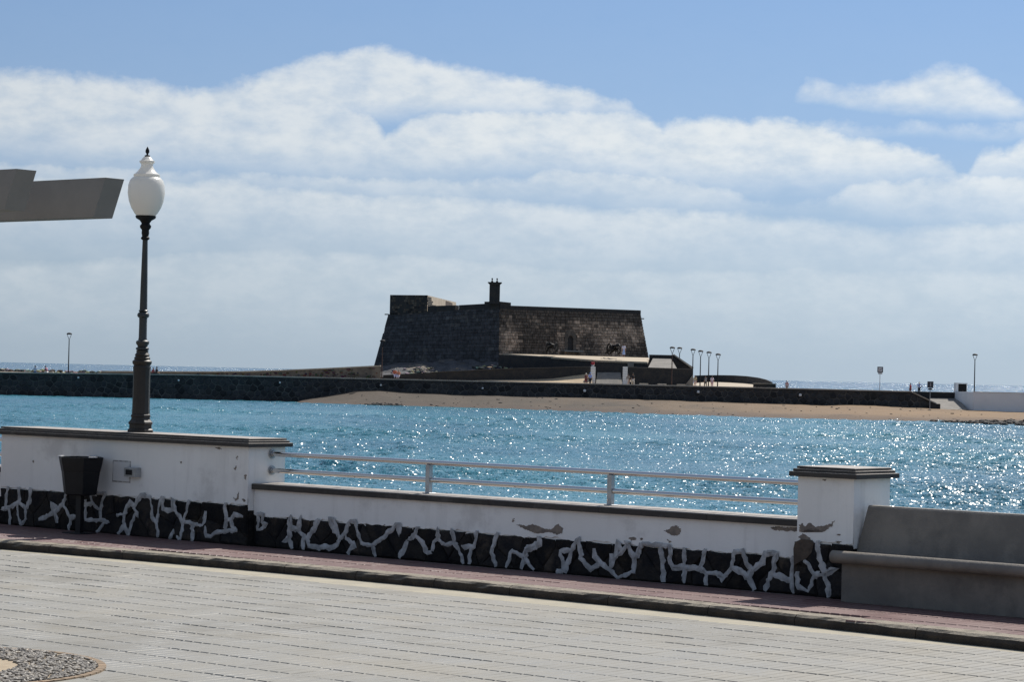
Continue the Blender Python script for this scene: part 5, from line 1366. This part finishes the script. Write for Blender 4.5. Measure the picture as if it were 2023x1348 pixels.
def person(foot, h, face, pose, shirt, legs, hair, label, stripe=None, bag=None, skirt=False, hat=None):
    root = thing('person', label, 'person', foot, group='people on the islet and causeway')
    PB[root.name]['base'] = Vector((0, 0, 0)); root.rotation_euler = (0, 0, face)
    v = {'pel': (0, 0, .53), 'bel': (0, 0, .62), 'che': (0, .0, .74), 'nec': (0, 0, .84), 'hea': (0, .012, .885), 'top': (0, .012, .965)}
    for s, n_ in ((-1, 'l'), (1, 'r')):
        v['sh' + n_] = (.105 * s, 0, .80); v['el' + n_] = (.135 * s, -.015, .63); v['wr' + n_] = (.14 * s, .03, .49); v['ha' + n_] = (.135 * s, .045, .43)
        v['hi' + n_] = (.052 * s, 0, .50); v['kn' + n_] = (.056 * s, .012, .28); v['an' + n_] = (.056 * s, -.01, .045); v['to' + n_] = (.066 * s, .085, .018)
    if pose == 'walk':
        v['knl'] = (-.056, .09, .29); v['anl'] = (-.056, .10, .06); v['tol'] = (-.06, .19, .035); v['knr'] = (.056, -.02, .28); v['anr'] = (.056, -.13, .07); v['tor'] = (.06, -.05, .02)
        v['ell'] = (-.13, -.07, .64); v['wrl'] = (-.13, -.05, .51); v['hal'] = (-.13, -.03, .46); v['elr'] = (.13, .03, .64); v['wrr'] = (.13, .11, .53); v['har'] = (.13, .15, .49)
    if pose == 'akimbo':
        for s, n_ in ((-1, 'l'), (1, 'r')):
            v['el' + n_] = (.235 * s, -.03, .67); v['wr' + n_] = (.13 * s, .02, .57); v['ha' + n_] = (.09 * s, .05, .56)
    if pose in ('sit', 'lean'):
        d = .27; lean = .03 if pose == 'sit' else .15
        for k in v: v[k] = (v[k][0], v[k][1] + (lean * (v[k][2] - .53) / .3 if v[k][2] > .53 else 0), v[k][2])
        for s, n_ in ((-1, 'l'), (1, 'r')):
            v['kn' + n_] = (.075 * s, .23, .50); v['an' + n_] = (.075 * s, .24, .28); v['to' + n_] = (.08 * s, .33, .26)
            v['wr' + n_] = (.10 * s, .15 + lean, .56); v['ha' + n_] = (.08 * s, .21 + lean, .55); v['el' + n_] = (.15 * s, .0 + lean, .62)
        if pose == 'sit': v = {k: (a, b, c - d * 0 - .47) for k, (a, b, c) in v.items()}
        else: v = {k: (a, b, c - .47) for k, (a, b, c) in v.items()}
    S = lambda k: tuple(c * h for c in v[k])
    R = {'pel': .072, 'bel': .066, 'che': .078, 'nec': .03, 'hea': .048, 'top': .04, 'sh': .036, 'el': .026, 'wr': .02, 'ha': .022, 'hi': .058, 'kn': .036, 'an': .024, 'to': .02}
    rad = lambda k, f=1.0: (R.get(k) or R[k[:2]]) * h * f

    def part(name, m, keys, ed, f=1.0, over=None):
        vs = [S(k) for k in keys]
        if over:
            for k, p_ in over.items(): vs[keys.index(k)] = tuple(c * h for c in p_)
        return skin_obj(name, m, vs, [(keys.index(a), keys.index(b)) for a, b in ed], [rad(k, f) for k in keys], 0, root)
    keys = ['pel', 'bel', 'che', 'nec', 'hea', 'top']; ed = [('pel', 'bel'), ('bel', 'che'), ('che', 'nec'), ('nec', 'hea'), ('hea', 'top')]
    for n_ in 'lr':
        keys += [k + n_ for k in ('sh', 'el', 'wr', 'ha', 'hi', 'kn', 'an', 'to')]
        ed += [('che', 'sh' + n_), ('sh' + n_, 'el' + n_), ('el' + n_, 'wr' + n_), ('wr' + n_, 'ha' + n_), ('pel', 'hi' + n_), ('hi' + n_, 'kn' + n_), ('kn' + n_, 'an' + n_), ('an' + n_, 'to' + n_)]
    part('body', M_SKIN, keys, ed)
    sk_ = ['pel', 'bel', 'che', 'nec', 'shl', 'ell', 'shr', 'elr']
    sh = part('shirt', cmat(shirt), sk_, [('pel', 'bel'), ('bel', 'che'), ('che', 'nec'), ('che', 'shl'), ('shl', 'ell'), ('che', 'shr'), ('shr', 'elr')], 1.24)
    if stripe:
        for k in range(5):
            z_ = (.54 + .058 * k) * h; MB().lathe([(.102 * h, z_), (.102 * h, z_ + .026 * h)], 12).build('stripe', cmat(stripe), root)
    if skirt:
        MB().lathe([(.115 * h, .17 * h), (.105 * h, .3 * h), (.085 * h, .5 * h), (.07 * h, .6 * h)], 12).build('skirt', cmat(legs), root, smooth=True)
    else:
        lk = ['pel', 'hil', 'knl', 'anl', 'hir', 'knr', 'anr']
        part('trousers', cmat(legs), lk, [('pel', 'hil'), ('hil', 'knl'), ('knl', 'anl'), ('pel', 'hir'), ('hir', 'knr'), ('knr', 'anr')], 1.27)
    c = Vector(S('hea')) * 0.35 + Vector(S('top')) * 0.65 + Vector((0, -.012 * h, .012 * h)); r_ = .062 * h
    mb = MB(); mb.lathe([(r_ * .75, -r_ * .6), (r_, -.1 * r_), (r_ * .85, .5 * r_), (r_ * .4, .92 * r_), (0.01, r_)], 12); mb.v = [p_ + c for p_ in mb.v]
    mb.build('hair' if hat is None else 'hat', cmat(hair if hat is None else hat), root, smooth=True)
    if bag:
        MB().box(.15 * h, -.05 * h, .34 * h, .21 * h, .09 * h, .5 * h, .01 * h).build('bag', cmat(bag), root)
    return root


def at_px(px, Y, z): p = P(px, 745, Y); return Vector((p.x, Y, z))
PI = math.pi
CT_ = ztop(P(80, 735, YW).x) + 0.0
person(at_px(69, YW + 0.4, ztop(P(69, 735, YW).x)), 1.72, 0.0, 'sit', (0.42, 0.5, 0.62), (0.05, 0.09, 0.2), (0.02, 0.018, 0.016), 'person in a pale blue top sitting on the breakwater at the far left')
person(at_px(93, YW + 0.4, ztop(P(93, 735, YW).x)), 1.72, 0.9, 'lean', (0.30, 0.13, 0.18), (0.75, 0.74, 0.72), (0.03, 0.02, 0.016), 'person in a maroon top leaning forward on the breakwater at the far left')
person(at_px(302, YW + 0.4, ztop(P(302, 735, YW).x)), 1.6, -0.5, 'sit', (0.35, 0.07, 0.08), (0.02, 0.02, 0.025), (0.03, 0.02, 0.016), 'person in a red top sitting just behind the iron lamp post')
person(at_px(308.5, YW + 0.4, ztop(P(308, 735, YW).x)), 1.85, -0.9, 'sit', (0.035, 0.035, 0.04), (0.03, 0.03, 0.035), (0.02, 0.016, 0.014), 'person in dark clothes sitting right of the iron lamp post')
person(at_px(780, YW + 2.2, 3.9), 1.7, PI + 0.2, 'sit', (0.62, 0.13, 0.05), (0.5, 0.5, 0.7), (0.55, 0.5, 0.45), 'person in an orange top sitting left below the fort')
person(at_px(787.5, YW + 2.2, 3.82), 1.6, PI - 0.2, 'sit', (0.66, 0.24, 0.14), (0.62, 0.6, 0.75), (0.4, 0.25, 0.15), 'smaller person in a coral top sitting right of the orange top below the fort')
p = P(1232, 705.5, 352.5); person(Vector((p.x, 352.5, p.z)), 1.85, 0.2, 'stand', (0.78, 0.72, 0.8), (0.42, 0.52, 0.78), (0.05, 0.035, 0.03), 'person in a white top and long pale blue skirt on the terrace by the cannon', skirt=True)
p = P(1171, 723.5, 349.8); person(Vector((p.x, 349.8, p.z)), 1.6, PI, 'sit', (0.5, 0.04, 0.06), (0.6, 0.6, 0.6), (0.04, 0.03, 0.025), 'person in a red top sitting above the left white gatepost')
person(at_px(1158, YW + 4, DZ), 1.68, 0.3, 'walk', (0.16, 0.05, 0.05), (0.15, 0.03, 0.04), (0.72, 0.68, 0.6), 'white haired person in a dark red shirt walking left of the gate')
person(at_px(1166, YW + 4.3, DZ), 1.78, -0.2, 'walk', (0.26, 0.36, 0.72), (0.02, 0.025, 0.04), (0.1, 0.22, 0.55), 'person in a light blue shirt and cap in front of the left gatepost', hat=(0.08, 0.2, 0.5))
person(at_px(1241, YW + 4, DZ), 1.7, PI - 0.4, 'walk', (0.28, 0.24, 0.21), (0.62, 0.55, 0.5), (0.035, 0.025, 0.02), 'dark haired person in a grey brown top and pale skirt by the right gatepost', skirt=True)
person(at_px(1250.5, YW + 4.2, DZ), 1.85, PI + 0.3, 'walk', (0.022, 0.022, 0.026), (0.62, 0.58, 0.52), (0.03, 0.022, 0.02), 'person in a black shirt and pale trousers with a bag by the right gatepost', bag=(0.7, 0.66, 0.58))
person(at_px(1373.5, YW + 6, DZ), 1.75, 0.0, 'walk', (0.5, 0.42, 0.27), (0.66, 0.5, 0.45), (0.14, 0.11, 0.08), 'person in a beige shirt walking beside the buttress')
person(at_px(1394, YW + 6, DZ), 1.72, 0.25, 'walk', (0.05, 0.055, 0.07), (0.025, 0.028, 0.035), (0.04, 0.03, 0.025), 'person in a dark striped shirt and shorts among the lamps', stripe=(0.55, 0.56, 0.56))
person(at_px(1407, YW + 6, DZ), 1.74, -0.1, 'walk', (0.72, 0.6, 0.66), (0.62, 0.42, 0.45), (0.06, 0.05, 0.045), 'person in a pale pink shirt walking left of the rightmost lamp')
person(at_px(1555, YW + 3, DZ - 0.3), 1.62, PI - 0.3, 'walk', (0.42, 0.24, 0.24), (0.3, 0.25, 0.25), (0.1, 0.06, 0.05), 'person alone in a dull pink top behind the breakwater right of the fort')
person(at_px(1799, YW + 4, DZ - 0.25), 1.62, 1.0, 'stand', (0.35, 0.03, 0.05), (0.2, 0.03, 0.04), (0.03, 0.02, 0.018), 'person in a dark red jacket at the right end of the breakwater')
person(at_px(1816.5, YW + 4, DZ - 0.2), 1.72, 0.0, 'akimbo', (0.36, 0.44, 0.66), (0.02, 0.022, 0.03), (0.03, 0.025, 0.02), 'person in a pale blue shirt with hands on hips at the end of the breakwater')
